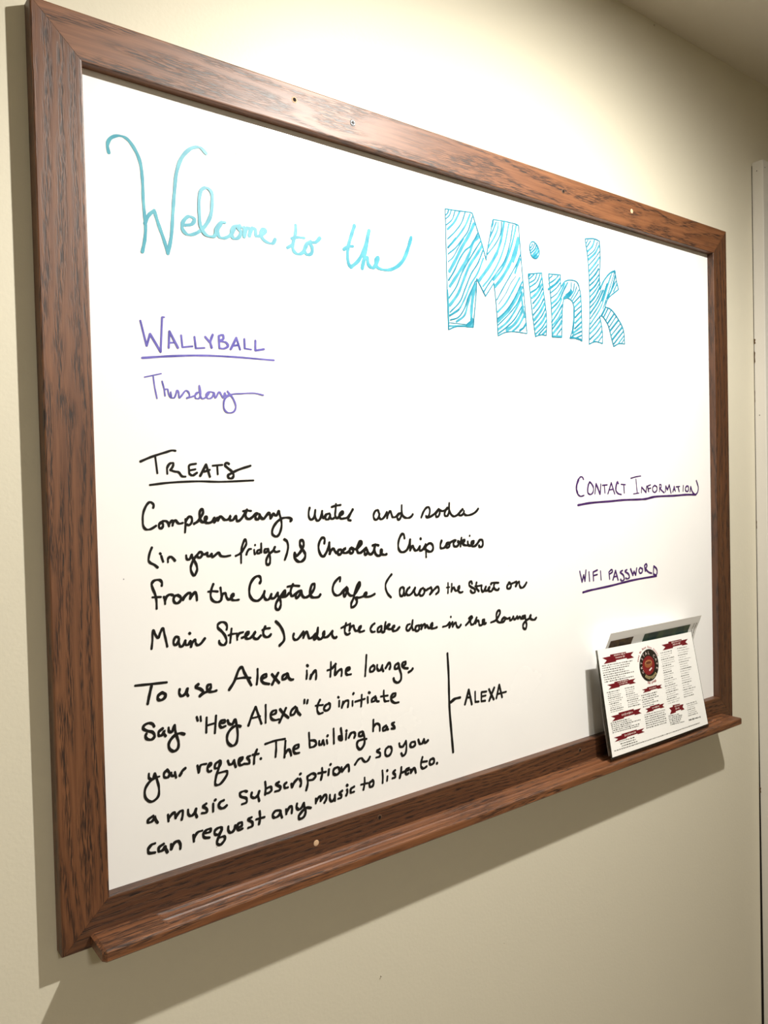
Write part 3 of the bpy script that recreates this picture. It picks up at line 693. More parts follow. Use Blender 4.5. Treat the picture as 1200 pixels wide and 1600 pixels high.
k 271 1464,1547 1481,1504 1524,1490 1557,1541 1579,1462 1587,1335 1560,1250 1510,1237 1456,1294 1459,1384 1523,1451 1585,1461 1628,1443
#alexa2
k 253 1731,1430 1786,1551 1834,1636* 1871,1524 1905,1419
k 253 1759,1510 1893,1512
k 255 1969,1638 1967,1537 1962,1418
k 259 2038,1497 2103,1511 2110,1541 2069,1544 2033,1509 2043,1455 2083,1429 2148,1427
k 263 2164,1547 2216,1479 2280,1420
k 259 2248,1547 2203,1471 2150,1387
k 267 2381,1539 2325,1501 2311,1451 2354,1448 2392,1499 2399,1525 2416,1463 2451,1422
k 268 2515,1603 2511,1558
k 269 2562,1591 2551,1550
#to2
k 266 2745,1559 2711,1505 2699,1431 2727,1385 2785,1388
k 266 2673,1496 2788,1486
k 268 2878,1491 2819,1469 2799,1429 2830,1404 2883,1424 2893,1472 2872,1494
#initiate
k 263 3036,1496 3031,1419
k 263 3019,1547 3029,1537
k 266 3095,1474 3073,1395* 3080,1421 3129,1473 3176,1468 3167,1388
k 268 3243,1456 3241,1391
k 268 3264,1554 3255,1542
k 271 3393,1511 3386,1421 3377,1357
k 273 3283,1438 3442,1448
k 274 3487,1466 3489,1386
k 275 3507,1523 3525,1513
k 278 3618,1449 3561,1424 3552,1391 3602,1392 3625,1434 3637,1382 3673,1372
k 282 3758,1505 3756,1424 3773,1358 3838,1349
k 282 3703,1431 3825,1424
k 286 3890,1377 3949,1402 3957,1430 3913,1431 3876,1397 3882,1350 3939,1304 4010,1300
#your2
k 245 508,1145 510,1092 548,1071 574,1130* 601,1040 617,953 602,862 528,827 464,885 461,980 511,1050 578,1081 627,1084
k 247 721,1137 683,1110 681,1063 724,1052 742,1090 715,1139
k 250 763,1097 768,1060 799,1053 806,1093
k 250 806,1087 817,1024
k 253 881,1063 861,1038* 894,1085 930,1107
#request
k 249 1074,1104 1087,1015
k 252 1091,1020 1113,1095 1185,1097
k 253 1210,1054 1244,1077 1231,1096 1207,1073 1196,1026 1215,997 1241,1003
k 256 1351,1096 1297,1071 1289,1023 1329,1020 1364,1069 1358,1095 1335,1013 1299,921 1289,830 1343,823 1441,925 1435,952 1333,957
k 261 1452,1074 1471,1025 1505,1024 1534,1061
k 261 1527,1057 1552,975
k 264 1595,1022 1638,1051 1645,1068 1603,1065 1588,1018 1615,983 1664,990
k 264 1743,1065 1701,1056 1728,1018 1727,980 1664,988
k 267 1835,1123 1800,1047 1790,959
k 269 1772,1072 1858,1066
k 270 1880,1003 1887,997
#The
k 278 1946,1162 2081,1175 2224,1169
k 275 2098,1161 2096,1072 2084,975
k 278 2229,1144 2218,1046 2208,942
k 281 2218,988 2268,1030 2291,998 2304,944
k 284 2340,1009 2408,1026 2409,1056 2360,1052 2334,1010 2357,962 2422,953
#building
k 279 2568,1177 2571,1077 2575,985
k 279 2590,1073 2653,1055 2671,1013 2638,987 2575,985
k 284 2716,1041 2715,998 2746,986 2774,1035
k 284 2773,1029 2791,971
k 286 2829,1029 2836,978
k 286 2846,1085 2840,1076
k 288 2937,1155 2937,1056 2936,959
k 291 3055,1037 3015,1034 3021,999 3060,980 3062,1030 3048,1138
k 291 3035,1019 3047,999
k 293 3132,1054 3124,972
k 293 3134,1088 3139,1078
k 297 3168,985 3203,1034 3251,1041 3273,1009 3255,967
k 302 3388,1025 3339,1012 3331,980 3372,966 3401,1005 3394,1018 3419,933 3410,844 3346,795 3299,845 3308,905 3377,919 3454,912
#has
k 288 3573,1144 3564,989* 3570,1039 3621,1081 3670,1054 3675,972
k 292 3784,1025 3726,996 3732,966 3775,969 3803,1004 3804,969 3819,964
k 293 3924,1038 3879,1030 3915,988 3928,956 3870,965
#a
k 259 544,665 486,638 480,611 518,605 558,642 559,656 572,605 590,576
#music
k 259 710,635 714,557* 718,589 779,640 789,633 797,568* 803,586 855,635 880,633 881,584 867,534
k 264 946,630 949,575 974,549 1010,559 1043,614
k 264 1043,614 1036,562 1050,514
k 266 1169,640 1126,617 1162,588 1177,559 1161,539 1108,545
k 269 1253,619 1250,525
k 270 1285,657 1273,650
k 274 1388,624 1339,611 1321,576 1347,539 1390,536 1423,554
#subscription
k 263 1688,649 1653,664 1597,653 1603,613 1678,568 1677,524 1614,515
k 269 1751,621 1742,578 1784,548 1828,569 1851,615
k 269 1848,609 1835,561 1847,493
k 271 1933,711 1938,639 1928,550
k 271 1938,619 2004,629 2017,586 1980,563 1929,563
k 275 2123,659 2078,644 2143,588 2127,559 2060,556
k 280 2227,627 2196,608 2202,567 2247,562
k 283 2294,597 2303,551* 2340,606 2387,638
k 284 2417,628 2435,583 2422,533
k 284 2419,683 2435,688
k 286 2526,628 2531,546 2505,458
k 287 2526,628 2605,650 2652,612 2611,574 2540,578
k 292 2747,688 2748,617 2726,540
k 294 2684,632 2805,624
k 295 2851,647 2840,574
k 296 2872,700 2882,706
k 299 2985,644 2927,630 2917,577 2966,549 3016,581 3001,633
k 304 3043,630 3049,573* 3143,635 3159,604 3158,548
#tilde
k 265 3255,612 3315,667 3363,673 3396,631 3430,609 3473,625 3502,664
#so
k 287 3667,731 3617,714 3673,667 3664,634 3600,628
k 292 3812,729 3767,704 3758,636 3793,605 3845,623 3869,682 3848,721 3812,729
#you
k 299 4000,736 4009,693 4054,677 4115,735
k 297 4116,747 4124,662 4103,572 4057,552 4029,594
k 303 4274,701 4213,702 4189,660 4226,634 4280,658 4274,701
k 308 4336,718 4365,652 4404,650 4436,691
k 310 4436,703 4458,644 4514,669
#can
k 280 555,356 513,351 475,314 480,272 552,254
k 284 652,322 596,297 594,255 643,259 669,293 674,256 691,215
k 288 734,298 735,238* 740,248 775,299 819,304 843,261 841,209
#request2
k 266 1000,325 1005,244* 1009,280 1050,336 1112,343
k 268 1127,302 1206,304 1214,333 1161,335 1120,297 1132,257 1197,236
k 272 1353,306 1327,320 1266,300 1264,256 1311,243 1353,294 1324,239 1295,185 1287,143 1327,116 1389,170 1377,199 1323,202
k 277 1434,303 1433,253 1459,220 1501,234 1523,291
k 280 1543,254 1606,262 1607,300 1565,298 1543,260 1570,221 1619,226
k 282 1742,327 1692,315 1747,261 1745,223 1688,213
k 286 1847,374 1852,297 1835,217
k 288 1797,286 1913,283
#any
k 286 2125,308 2060,315 2023,277 2040,241 2093,242 2136,284 2125,308 2136,258 2152,211
k 289 2209,302 2213,237* 2213,253 2276,321 2294,300 2288,227
k 294 2368,329 2360,283 2390,248 2434,264 2466,309
k 297 2467,314 2471,265 2488,196 2461,138 2399,128 2387,163 2445,218 2495,242 2568,223
#music2
k 285 2643,323 2641,258* 2645,279 2701,336 2713,322 2712,273* 2784,336 2803,310 2795,268 2768,236
k 289 2855,318 2853,258 2878,224 2918,242 2933,299
k 289 2933,288 2931,216
k 290 3047,320 2999,299 3031,263 3024,237 2977,234
k 293 3120,319 3126,284 3105,244
k 294 3119,377 3130,368
k 297 3236,329 3181,309 3179,265 3234,262
#to3
k 291 3406,407 3404,334 3382,248
k 293 3343,326 3457,321
k 295 3534,336 3484,314 3490,261 3532,262 3552,309 3530,340
#listen
k 299 3701,433 3706,341 3700,261
k 301 3785,334 3776,272
k 301 3786,413 3780,406
k 303 3918,384 3881,364 3917,320 3916,291 3864,286
k 307 4026,404 4018,337 3993,261
k 311 4013,321 4066,329 4149,336 4157,358 4111,351 4095,319 4117,281 4147,289
k 314 4190,333 4188,285* 4201,300 4248,341 4265,315 4279,264
#to4
k 309 4406,457 4380,384 4378,325 4416,292 4479,308
k 309 4380,390 4489,378
k 312 4593,395 4545,383 4531,338 4562,313 4610,332 4617,373 4593,395
k 314 4667,311 4673,306
#bracket
k 386 4913,1842 4927,1523 4927,1211 4932,1002 4957,684 4981,396
k 390 4957,1128 5034,1161 5144,1164
#alexa3
k 309 5232,1046* 5314,1249* 5370,1021
k 309 5268,1140 5354,1130
k 313 5441,1200 5439,1046* 5513,1038
k 316 5672,1161 5568,1168* 5564,1034* 5646,1028
k 316 5566,1104 5656,1104
k 320 5726,1184 5776,1094 5822,1015
k 318 5839,1192 5776,1094 5725,1010
k 324 5877,1021* 5944,1218* 6000,1016
k 327 5913,1081 6091,1085
#contact
p 226 8015,4306 7993,4338 7948,4350 7887,4305 7839,4218 7830,4141 7865,4063 7931,4027 8023,4040
p 228 8174,4263 8129,4195 8120,4087 8184,4052 8254,4085 8272,4163 8220,4233 8174,4263
p 233 8308,4059* 8341,4232* 8449,4051* 8470,4225
p 236 8509,4202 8645,4208
p 235 8564,4199 8577,4069
p 239 8657,4057* 8755,4242* 8848,4048
p 238 8715,4121 8813,4130
p 242 8955,4224 8931,4255 8888,4195 8878,4114 8934,4057 9032,4034
p 244 9029,4213 9154,4203
p 243 9107,4202 9117,4058
p 342 7887,4305 7839,4218 7830,4141 7851,4092
p 294 8142,4224 8122,4156 8120,4087
p 310 8931,4255 8891,4195 8881,4124
p 260 8341,4232 8389,4152 8441,4056
#information
p 221 9311,4313 9466,4340 9606,4353
p 220 9462,4302 9476,4176 9493,4061
p 221 9381,4038 9545,4050
p 224 9615,4054* 9626,4153* 9756,4057* 9780,4172
p 225 9803,4167 9836,4071
p 226 9803,4172 9893,4192
p 226 9820,4124 9901,4133
p 228 10028,4180 9964,4143 9962,4085 10016,4052 10089,4093 10091,4147 10028,4180
p 230 10174,4194 10171,4060
p 232 10174,4194 10220,4188 10219,4145 10182,4124* 10263,4069 10318,4044
p 235 10356,4056* 10368,4164* 10422,4093* 10481,4184* 10533,4031
p 237 10591,4052* 10641,4155* 10677,4061
p 237 10611,4090 10668,4089
p 239 10698,4143 10824,4149
p 239 10765,4142 10802,4054
p 241 10941,4167 10928,4057
p 243 11058,4155 11008,4111 11026,4061 11085,4054 11116,4098 11098,4149 11058,4155
p 247 11164,4041 11187,4142* 11244,4040 11344,3991 11415,4025 11448,4115 11410,4206 11381,4257
#cunder
p 379 7860,3881 8180,3909 8734,3924 9063,3936 9575,3936 9751,3941 10003,3972 10654,3980 11042,3990 11362,3984
#wifi
p 254 7875,2786* 7931,2601* 7976,2718* 8004,2608* 8036,2793
p 255 8112,2760 8125,2598
p 259 8228,2596* 8222,2745* 8335,2770
p 259 8226,2684 8333,2695
p 261 8421,2749 8434,2592
#password
p 251 8649,2711 8667,2585
p 251 8649,2711 8727,2746 8748,2710 8670,2675
p 255 8755,2564* 8831,2724* 8900,2551
p 255 8790,2616 8880,2623
p 256 9029,2708 8960,2686 9050,2623 9071,2551 9002,2529 8968,2559
p 259 9155,2712 9097,2689 9199,2631 9221,2573 9151,2551 9117,2568
p 264 9260,2718* 9326,2600* 9363,2668* 9408,2593* 9442,2719
p 266 9542,2718 9505,2671 9539,2618 9599,2635 9613,2684 9542,2718
p 268 9674,2744 9696,2641
p 272 9674,2744 9723,2772 9747,2731 9709,2691 9792,2619 9889,2590
p 273 9938,2579* 9954,2716* 10039,2658 10055,2598 10024,2550 9938,2571
#punder
p 366 7947,2426 8083,2440 8664,2468 9347,2513 10035,2527
"""
def catmull(P):
    if len(P) < 3: return P
    out = []
    Q = [P[0]*2-P[1]] + P + [P[-1]*2-P[-2]]
    for i in range(1, len(Q)-2):
        p0, p1, p2, p3 = Q[i-1:i+3]
        t0 = 0; t1 = t0+max((p1-p0).length, 1e-6)**.5; t2 = t1+max((p2-p1).length, 1e-6)**.5; t3 = t2+max((p3-p2).length, 1e-6)**.5
        n = max(3, min(9, int((p2-p1).length/.0016)+2))
        for k in range(n):
            t = t1+(t2-t1)*k/n
            A1 = p0*((t1-t)/(t1-t0))+p1*((t-t0)/(t1-t0)); A2 = p1*((t2-t)/(t2-t1))+p2*((t-t1)/(t2-t1)); A3 = p2*((t3-t)/(t3-t2))+p3*((t-t2)/(t3-t2))
            B1 = A1*((t2-t)/(t2-t0))+A2*((t-t0)/(t2-t0)); B2 = A2*((t3-t)/(t3-t1))+A3*((t-t1)/(t3-t1))
            out.append(B1*((t2-t)/(t2-t1))+B2*((t-t1)/(t2-t1)))
    out.append(P[-1]); return out
def ribbon(bm, pts, w, y, mi, nib):
    """flat ink line along pts; round ends; nib: horizontal / vertical width ratio"""
    P = [pts[0]]
    for q in pts[1:]:
        if (q-P[-1]).length > .0002: P.append(q)
    if len(P) == 1: P.append(P[0]+Vector((.0002, 0)))
    L = []; n = len(P); rr = random.uniform(0, 6)
    for i, q in enumerate(P):
        t = (P[min(i+1, n-1)]-P[max(i-1, 0)])
        if t.length < 1e-9: t = Vector((1, 0))
        t.normalize(); nn = Vector((-t.y, t.x))
        ww = w*.5*(abs(nn.x)*nib[0]+abs(nn.y)*nib[1])*(1+.07*math.sin(i*.7+rr))
        L.append((q, nn, ww, t))
    ys = [y-2.5e-6*i for i in range(n)]
    a = [bm.verts.new((q.x+nn.x*ww, yy, q.y+nn.y*ww)) for (q, nn, ww, t), yy in zip(L, ys)]
    b = [bm.verts.new((q.x-nn.x*ww, yy, q.y-nn.y*ww)) for (q, nn, ww, t), yy in zip(L, ys)]
    for i in range(n-1):
        f = bm.faces.new((a[i], b[i], b[i+1], a[i+1])); f.material_index = mi
    for (q, nn, ww, t), s, va, vb, y in ((L[0], -1, a[0], b[0], ys[0]), (L[-1], 1, a[-1], b[-1], ys[-1])):
        mid = [bm.verts.new((q.x+nn.x*ww*math.cos(k)+t.x*s*ww*math.sin(k)*.85, y, q.y+nn.y*ww*math.cos(k)+t.y*s*ww*math.sin(k)*.85)) for k in (PI/4, PI/2, 3*PI/4)]
        f = bm.faces.new([va]+mid+[vb] if s < 0 else [vb]+mid[::-1]+[va]); f.material_index = mi
DESC = {'welcome': 'large cyan cursive opening word at the upper left', 'to': 'short cyan cursive word after the opening word', 'the': 'cyan cursive word with a long rising tail',
        'bigM': 'tall cyan hatched capital block letter', 'smalli': 'cyan hatched block letter with an oval dot', 'smalln': 'cyan hatched arched block letter', 'smallk': 'cyan hatched block letter with two arms',
        'wallyball': 'violet capitals of the first heading', 'wunder': 'violet underline', 'thursday': 'thin violet cursive day name', 'treats': 'black capitals of the second heading', 'tunder': 'black underline',
        'bracket': 'tall black vertical line with a short branch', 'alexa3': 'small black capitals beside the vertical line', 'contact': 'dark purple capitals, first word of the upper right heading',
        'information': 'dark purple capitals, second word of the upper right heading', 'cunder': 'dark purple underline of the upper right heading', 'wifi': 'short dark purple capitals at the start of the lower right heading',
        'password': 'dark purple capitals at the end of the lower right heading', 'punder': 'slanting dark purple underline', 'tilde': 'black wavy dash', 'ampersand': 'black looped ampersand'}
for blk in INKDATA.strip().split('#')[1:]:
    lines = blk.strip().split('\n'); nm = lines[0]
    bm = bmesh.new(); used = []; cnt = 0
    for j, ln in enumerate(lines[1:]):
        tk = ln.split(); c = tk[0]; w = int(tk[1])*1e-5*{'e': .78, 'd': 1.0}.get(c, 1)
        if c not in used: used.append(c)
        nib = (1.12, .72) if c == 'c' else ((1.1, .8) if c in 'vw' else (1, .95))
        segs = [[]]
        for t in tk[2:]:
            x, z = t.rstrip('*').split(','); v = Vector((int(x)*1e-4, int(z)*1e-4)); segs[-1].append(v)
            if t.endswith('*'): segs.append([v])
        order = {'e': 0, 'd': 1}.get(c, 0)
        for k, sg in enumerate(segs):
            cnt += 1
            if len(sg) > 1: ribbon(bm, catmull(sg), w, DB-.00022-.0004*(order == 1)-.00003*(cnt % 11), used.index(c), nib)
    big = nm in ('bigM', 'smalli', 'smalln', 'smallk')
    name = 'block_letter' if big else ('underline' if nm.endswith('under') and nm != 'under' else ('divider_line' if nm == 'bracket' else 'handwritten_word'))
    o = link(name, bm, [INK[c] for c in used], board)
    if nm in DESC: o['label'] = DESC[nm]
    else:
        word = nm.rstrip('0123456789')
        word = {'inyour': 'in your', 'touse': 'to', 'hey': 'Hey', 'say': 'Say'}.get(word, word)
        o['label'] = 'black handwritten name' if word in ('alexa', 'crystal', 'cafe') else 'black handwriting reading ' + word
smm = mat('smudge', (.35, .33, .33), .6)
for (x, z, r) in ((.178, .818, .0011), (.128, .01, .0006), (.03, .33, .0008), (.62, .30, .0005)):
    bm = bmesh.new(); disc(bm, x, DB-.0001, z, r, 8); link('stray_mark', bm, smm, board)

# ---------------------------------------------------------------- laminated sheets on the tray
TLc, TRc, BRc, BLc = Vector((.798, -.012, .1488)), Vector((1.073, -.012, .1450)), Vector((1.0949, -.030, -.0272)), Vector((.8089, -.030, -.0268))
def mp(u, v, off=0.0):
    p = (TLc*(1-u)+TRc*u)*(1-v)+(BLc*(1-u)+BRc*u)*v
    p.y += -.0022*math.sin(PI*max(0, min(1, u)))*(1-.4*v)*1.0       # slight bow of the sheet
    return p+Vector((0, -off, 0))
menu = empty('laminated_menu', mp(.5, 1.0)); tag(menu, 'white laminated menu with maroon ribbon banners leaning on the marker tray', 'menu')
def sheet(name, fn, nu, nv, th, m, parent):
    bm = bmesh.new()
    G = [[bm.verts.new(fn(i/nu, j/nv)) for i in range(nu+1)] for j in range(nv+1)]
    K = [[bm.verts.new(fn(i/nu, j/nv)+Vector((0, th, 0))) for i in range(nu+1)] for j in range(nv+1)]
    for j in range(nv):
        for i in range(nu):
            bm.faces.new((G[j][i], G[j+1][i], G[j+1][i+1], G[j][i+1])); bm.faces.new((K[j][i], K[j][i+1], K[j+1][i+1], K[j+1][i]))
    for j in range(nv):
        bm.faces.new((G[j][0], K[j][0], K[j+1][0], G[j+1][0])); bm.faces.new((G[j][nu], G[j+1][nu], K[j+1][nu], K[j][nu]))
    for i in range(nu):
        bm.faces.new((G[0][i], G[0][i+1], K[0][i+1], K[0][i])); bm.faces.new((G[nv][i], K[nv][i], K[nv][i+1], G[nv][i+1]))
    bmesh.ops.recalc_face_normals(bm, faces=bm.faces)
    return link(name, bm, m, parent)
sheet('paper_sheet', lambda u, v: mp(u, v), 10, 6, .0004, paperm, menu)
film = bpy.data.materials.new('clear_film'); film.use_nodes = True; nt = film.node_tree
for n in list(nt.nodes): nt.nodes.remove(n)
out = nt.nodes.new('ShaderNodeOutputMaterial'); mxs = nt.nodes.new('ShaderNodeMixShader'); tr = nt.nodes.new('ShaderNodeBsdfTransparent'); gl = nt.nodes.new('ShaderNodeBsdfGlossy')
tr.inputs[0].default_value = (.42, .42, .40, 1); gl.inputs['Roughness'].default_value = .12; mxs.inputs[0].default_value = .12
nt.links.new(tr.outputs[0], mxs.inputs[1]); nt.links.new(gl.outputs[0], mxs.inputs[2]); nt.links.new(mxs.outputs[0], out.inputs[0])
sheet('plastic_sleeve', lambda u, v: mp(-.014+u*1.022, v*1.033)+Vector((0, .0008, 0)), 10, 6, .0003, film, menu)
def bil(c, s, t): # c: LT, LB, RT, RB
    return ((c[0][0]*(1-s)+c[2][0]*s)*(1-t)+(c[1][0]*(1-s)+c[3][0]*s)*t, (c[0][1]*(1-s)+c[2][1]*s)*(1-t)+(c[1][1]*(1-s)+c[3][1]*s)*t)
BAN = [[(0.033, 0.077), (0.039, 0.136), (0.334, 0.077), (0.33, 0.133)], [(0.043, 0.333), (0.049, 0.378), (0.313, 0.335), (0.311, 0.378)], [(0.037, 0.627), (0.039, 0.676), (0.324, 0.629), (0.322, 0.678)], [(0.035, 0.826), (0.037, 0.867), (0.326, 0.825), (0.324, 0.863)], [(0.361, 0.458), (0.364, 0.491), (0.568, 0.458), (0.566, 0.492)], [(0.363, 0.649), (0.366, 0.688), (0.561, 0.648), (0.557, 0.687)], [(0.635, 0.07), (0.635, 0.126), (0.942, 0.066), (0.933, 0.121)], [(0.605, 0.709), (0.602, 0.775), (0.764, 0.715), (0.766, 0.771)]]
RB = [(0, 0), (.25, -.02), (.25, -.28), (.75, -.25), (.75, 0), (1, 0), (.9, .5), (1, 1), (.76, 1), (.76, .8), (.4, .8), (.4, 1), (0, 1), (.12, .5)]
for bi, c in enumerate(BAN):
    bm = bmesh.new(); vs = []
    for s, t in RB:
        u, v = bil(c, s, t); vs.append(bm.verts.new(mp(u, v, .0003)))
    f = bm.faces.new(vs); bmesh.ops.triangulate(bm, faces=[f])
    o = link('ribbon_banner', bm, maroonm, menu)
    bm = bmesh.new()                       # cream script on the ribbon, too small to read
    two = bi in (0, 1, 6, 7)
    for line, (a, b, tc) in enumerate((((.36, .72, -.02), (.4, .68, .42)) if two else ((.34, .7, .28),))):
        s = a
        while s < b:
            ww = random.uniform(.012, .03); hh = random.choice((.10, .12, .18)) * (1 if two else 1.5)
            q = [bil(c, s, tc-hh), bil(c, s+ww*.75, tc-hh*.8), bil(c, s+ww*.75, tc+hh), bil(c, s, tc+hh)]
            bm.faces.new([bm.verts.new(mp(u, v, .0005)) for u, v in q]); s += ww+random.choice((.008, .008, .02))
    link('ribbon_lettering', bm, printw, o)
TXT = [[(0.019, 0.152), (0.321, 0.16), (0.025, 0.303), 8, 1], [(0.029, 0.403), (0.177, 0.407), (0.04, 0.589), 11, 0], [(0.199, 0.405), (0.33, 0.41), (0.207, 0.585), 10, 0], [(0.026, 0.689), (0.316, 0.701), (0.032, 0.779), 6, 1], [(0.079, 0.878), (0.262, 0.883), (0.095, 0.924), 3, 1], [(0.346, 0.514), (0.528, 0.518), (0.344, 0.624), 6, 1], [(0.347, 0.705), (0.563, 0.714), (0.347, 0.833), 7, 1], [(0.605, 0.149), (0.754, 0.149), (0.594, 0.665), 24, 0], [(0.798, 0.141), (0.942, 0.145), (0.783, 0.648), 22, 0], [(0.584, 0.788), (0.767, 0.806), (0.59, 0.877), 6, 1], [(0.797, 0.727), (0.931, 0.731), (0.795, 0.85), 7, 0], [(0.792, 0.895), (0.925, 0.902), (0.792, 0.895), 1, 2], [(0.025, 0.947), (0.913, 0.96), (0.025, 0.947), 1, 0]]
for A, B, C_, n, bold in TXT:              # blocks of small type: each letter a printed tick
    bm = bmesh.new(); A, B, C_ = Vector(A), Vector(B), Vector(C_)
    for i in range(n):
        k = i/max(1, n-1); L0 = A+(C_-A)*k; dv = B-A
        head = bold or i % 3 == 0
        ln = random.uniform(.6, 1.0) if n > 1 else 1.0
        h = {0: .0042, 1: .0052, 2: .008}[bold] if bold or not head else .0052
        x = random.uniform(0, .05) if not head else 0
        while x < ln:
            wl = random.randint(2, 7)
            for q in range(wl):
                lw = .0026/dv.length*(.5 if not head else .62) * (2.2 if bold == 2 else 1)
                hh = h*random.choice((.7, .7, 1.0, 1.3))
                c0 = L0+dv*x; c1 = L0+dv*(x+lw)
                f = bm.faces.new([bm.verts.new(mp(p.x, p.y+s*hh, .0003)) for p, s in ((c0, -1), (c1, -1), (c1, .8), (c0, .8))])
                f.material_index = 0 if head else 1
                x += lw*1.55
                if x > ln: break
            x += .011/dv.length*.5
    o = link('printed_text', bm, [printk, printg], menu); o['kind'] = 'stuff'
# round logo (an upright oval badge)
def ell(cu, cv, ru, rv, n=40, a0=0, sh=0): return [(cu+ru*math.cos(2*PI*i/n)+sh*math.sin(2*PI*i/n), cv+rv*math.sin(2*PI*i/n)) for i in range(n)]
def flat(name, pts, off, m, parent):
    bm = bmesh.new(); f = bm.faces.new([bm.verts.new(mp(u, v, off)) for u, v in pts]); bmesh.ops.triangulate(bm, faces=[f])
    return link(name, bm, m, parent)
logo = flat('logo_badge', ell(.469, .239, .100, .158, sh=-.012), .0003, logob, menu)
flat('logo_centre', ell(.462, .240, .063, .094, sh=-.006), .0005, logor, logo)
cup = flat('logo_cup', ell(.462, .222, .040, .040, sh=-.004), .0007, logoc, logo)
flat('logo_cup_rim', ell(.463, .211, .036, .020), .00085, mat('print_cup_rim', (.42, .2, .09), .4), logo)
flat('logo_cup_drink', ell(.463, .213, .028, .014), .001, mat('print_cup_drink', (.13, .035, .015), .4), logo)
flat('logo_mark', [(.455, .285), (.486, .262), (.492, .275), (.462, .298)], .001, mat('print_mark', (.8, .7, .65), .4), logo)
def glyphs(txt, m, name, rad, a0, a1, size, inward):
    bm = bmesh.new()
    for i, ch in enumerate(txt):
        if ch == ' ': continue
        a = a0+(a1-a0)*i/(len(txt)-1)
        cu = bpy.data.curves.new('t', 'FONT'); cu.body = ch; cu.size = 1; cu.align_x = 'CENTER'; cu.resolution_u = 2
        ob = bpy.data.objects.new('t', cu); COL.objects.link(ob); bpy.context.view_layer.update()
        me = ob.evaluated_get(bpy.context.evaluated_depsgraph_get()).to_mesh()
        rot = a-PI/2 if not inward else a+PI/2
        vm = []
        for v in me.vertices:
            lx, ly = v.co.x*size*1.02, (v.co.y-.35)*size
            gx = lx*math.cos(rot)-ly*math.sin(rot); gy = lx*math.sin(rot)+ly*math.cos(rot)
            U = .469+(rad[0]*math.cos(a)+gx)/.286; V = .239-(rad[1]*math.sin(a)+gy)/.176
            vm.append(bm.verts.new(mp(U, V, .0006)))
        for p in me.polygons:
            try: bm.faces.new([vm[k] for k in p.vertices])
            except ValueError: pass
        ob.evaluated_get(bpy.context.evaluated_depsgraph_get()).to_mesh_clear()
        bpy.data.objects.remove(ob); bpy.data.curves.remove(cu)
    bmesh.ops.recalc_face_normals(bm, faces=bm.faces)
    return link(name, bm, m, logo)
glyphs('CRYSTAL CAFE', printw, 'ring_lettering', (.0232, .0218), math.radians(205), math.radians(-22), .0078, False)
def ticks(name, m, rad, a0, a1, n, h, w, gaps=()):
    bm = bmesh.new()
    for i in range(n):
        if i in gaps: continue
        a = math.radians(a0+(a1-a0)*i/(n-1)); hh = h*random.choice((.7, 1, 1))
        pts = []
        for dr, da in ((0, -1), (hh, -1), (hh, .3), (0, .3)):
            pts.append((.469+((rad[0]+dr)*math.cos(a+da*w))/.286, .239-((rad[1]+dr)*math.sin(a+da*w))/.176))
        bm.faces.new([bm.verts.new(mp(u, v, .0006)) for u, v in pts])
    return link(name, bm, m, logo)
ticks('lower_lettering', logog, (.0208, .0192), 232, 312, 10, .0055, .055)
ticks('upper_type', logor2, (.0308, .0300), 160, 25, 24, .0040, .032, (4, 7, 12, 17))
ticks('lower_type', logor2, (.0296, .0288), 250, 292, 9, .0040, .035, (3,))
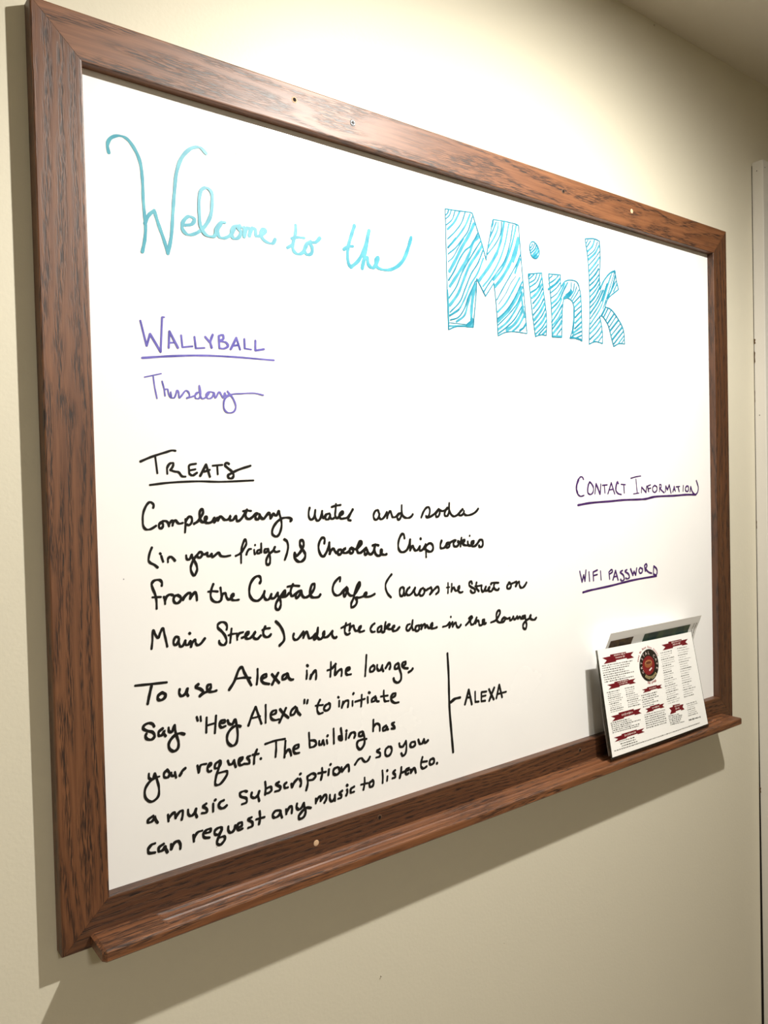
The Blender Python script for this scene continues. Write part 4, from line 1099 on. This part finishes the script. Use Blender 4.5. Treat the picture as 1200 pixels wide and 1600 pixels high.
# rear sheet: curls forward at its top edge
rear = empty('photo_sheet', (.96, -.012, -.033)); tag(rear, 'white laminated sheet with dark photographs half hidden behind the menu', 'paper')
RP = [(.1745, -.0205), (.162, -.0155), (.1485, -.0095), (.128, -.0035), (.105, .0015), (.06, .0020), (.02, -.003), (-.0325, -.012)]
def rp(u, v, off=0):
    k = v*(len(RP)-1); i = min(int(k), len(RP)-2); f = k-i
    z = RP[i][0]*(1-f)+RP[i+1][0]*f; y = RP[i][1]*(1-f)+RP[i+1][1]*f
    return Vector((.823+u*.272, y-off, z))
sheet('paper_sheet', lambda u, v: rp(u, v), 6, 21, .0005, paperm2, rear)
def rz(z): # v for height z
    for i in range(len(RP)-1):
        if RP[i][0] >= z >= RP[i+1][0]: return (i+(RP[i][0]-z)/(RP[i][0]-RP[i+1][0]))/(len(RP)-1)
    return 1
def photo(x0, x1, z0, z1, m):
    bm = bmesh.new(); n = 12
    rows = []
    for j in range(n+1):
        v = rz(z0)+(rz(z1)-rz(z0))*j/n
        rows.append((bm.verts.new(rp((x0-.823)/.272, v, .0003)), bm.verts.new(rp((x1-.823)/.272, v, .0003))))
    for a, b in zip(rows, rows[1:]): bm.faces.new((a[0], b[0], b[1], a[1]))
    return link('photograph', bm, m, rear)
def photomat(name, cols, sc):
    m = mat(name, cols[0], .3, .5); b = m.node_tree.nodes['Principled BSDF']
    tc = nd(m, 'ShaderNodeTexCoord'); n = nd(m, 'ShaderNodeTexVoronoi'); n.inputs['Scale'].default_value = sc
    r = nd(m, 'ShaderNodeValToRGB'); r.color_ramp.elements[0].color = (*cols[0], 1); r.color_ramp.elements[1].color = (*cols[-1], 1)
    for i, c in enumerate(cols[1:-1]):
        e = r.color_ramp.elements.new((i+1)/(len(cols)-1)); e.color = (*c, 1)
    lk(m, tc.outputs['Object'], n.inputs['Vector']); lk(m, n.outputs['Color'], r.inputs[0]); lk(m, r.outputs[0], b.inputs['Base Color'])
    return m
photo(.830, .893, .160, .04, photomat('photo_dark', [(.02, .018, .022), (.05, .035, .02), (.11, .07, .03), (.03, .02, .03)], 160))
photo(.925, 1.067, .160, .02, photomat('photo_green', [(.02, .045, .045), (.04, .08, .06), (.08, .11, .06), (.02, .03, .05)], 70))
bm = bmesh.new()
for (xx, zt, zb) in ((1.078, .160, .10), (1.086, .160, .09)):
    z = zt
    while z > zb:
        h = random.uniform(.0012, .0022); w = random.uniform(.0012, .0026)
        bm.faces.new([bm.verts.new(rp((a-.823)/.272, rz(b), .0004)) for a, b in ((xx, z), (xx, z-h), (xx+w, z-h), (xx+w, z))]); z -= h*1.5
o = link('printed_text', bm, printg, rear); o['kind'] = 'stuff'
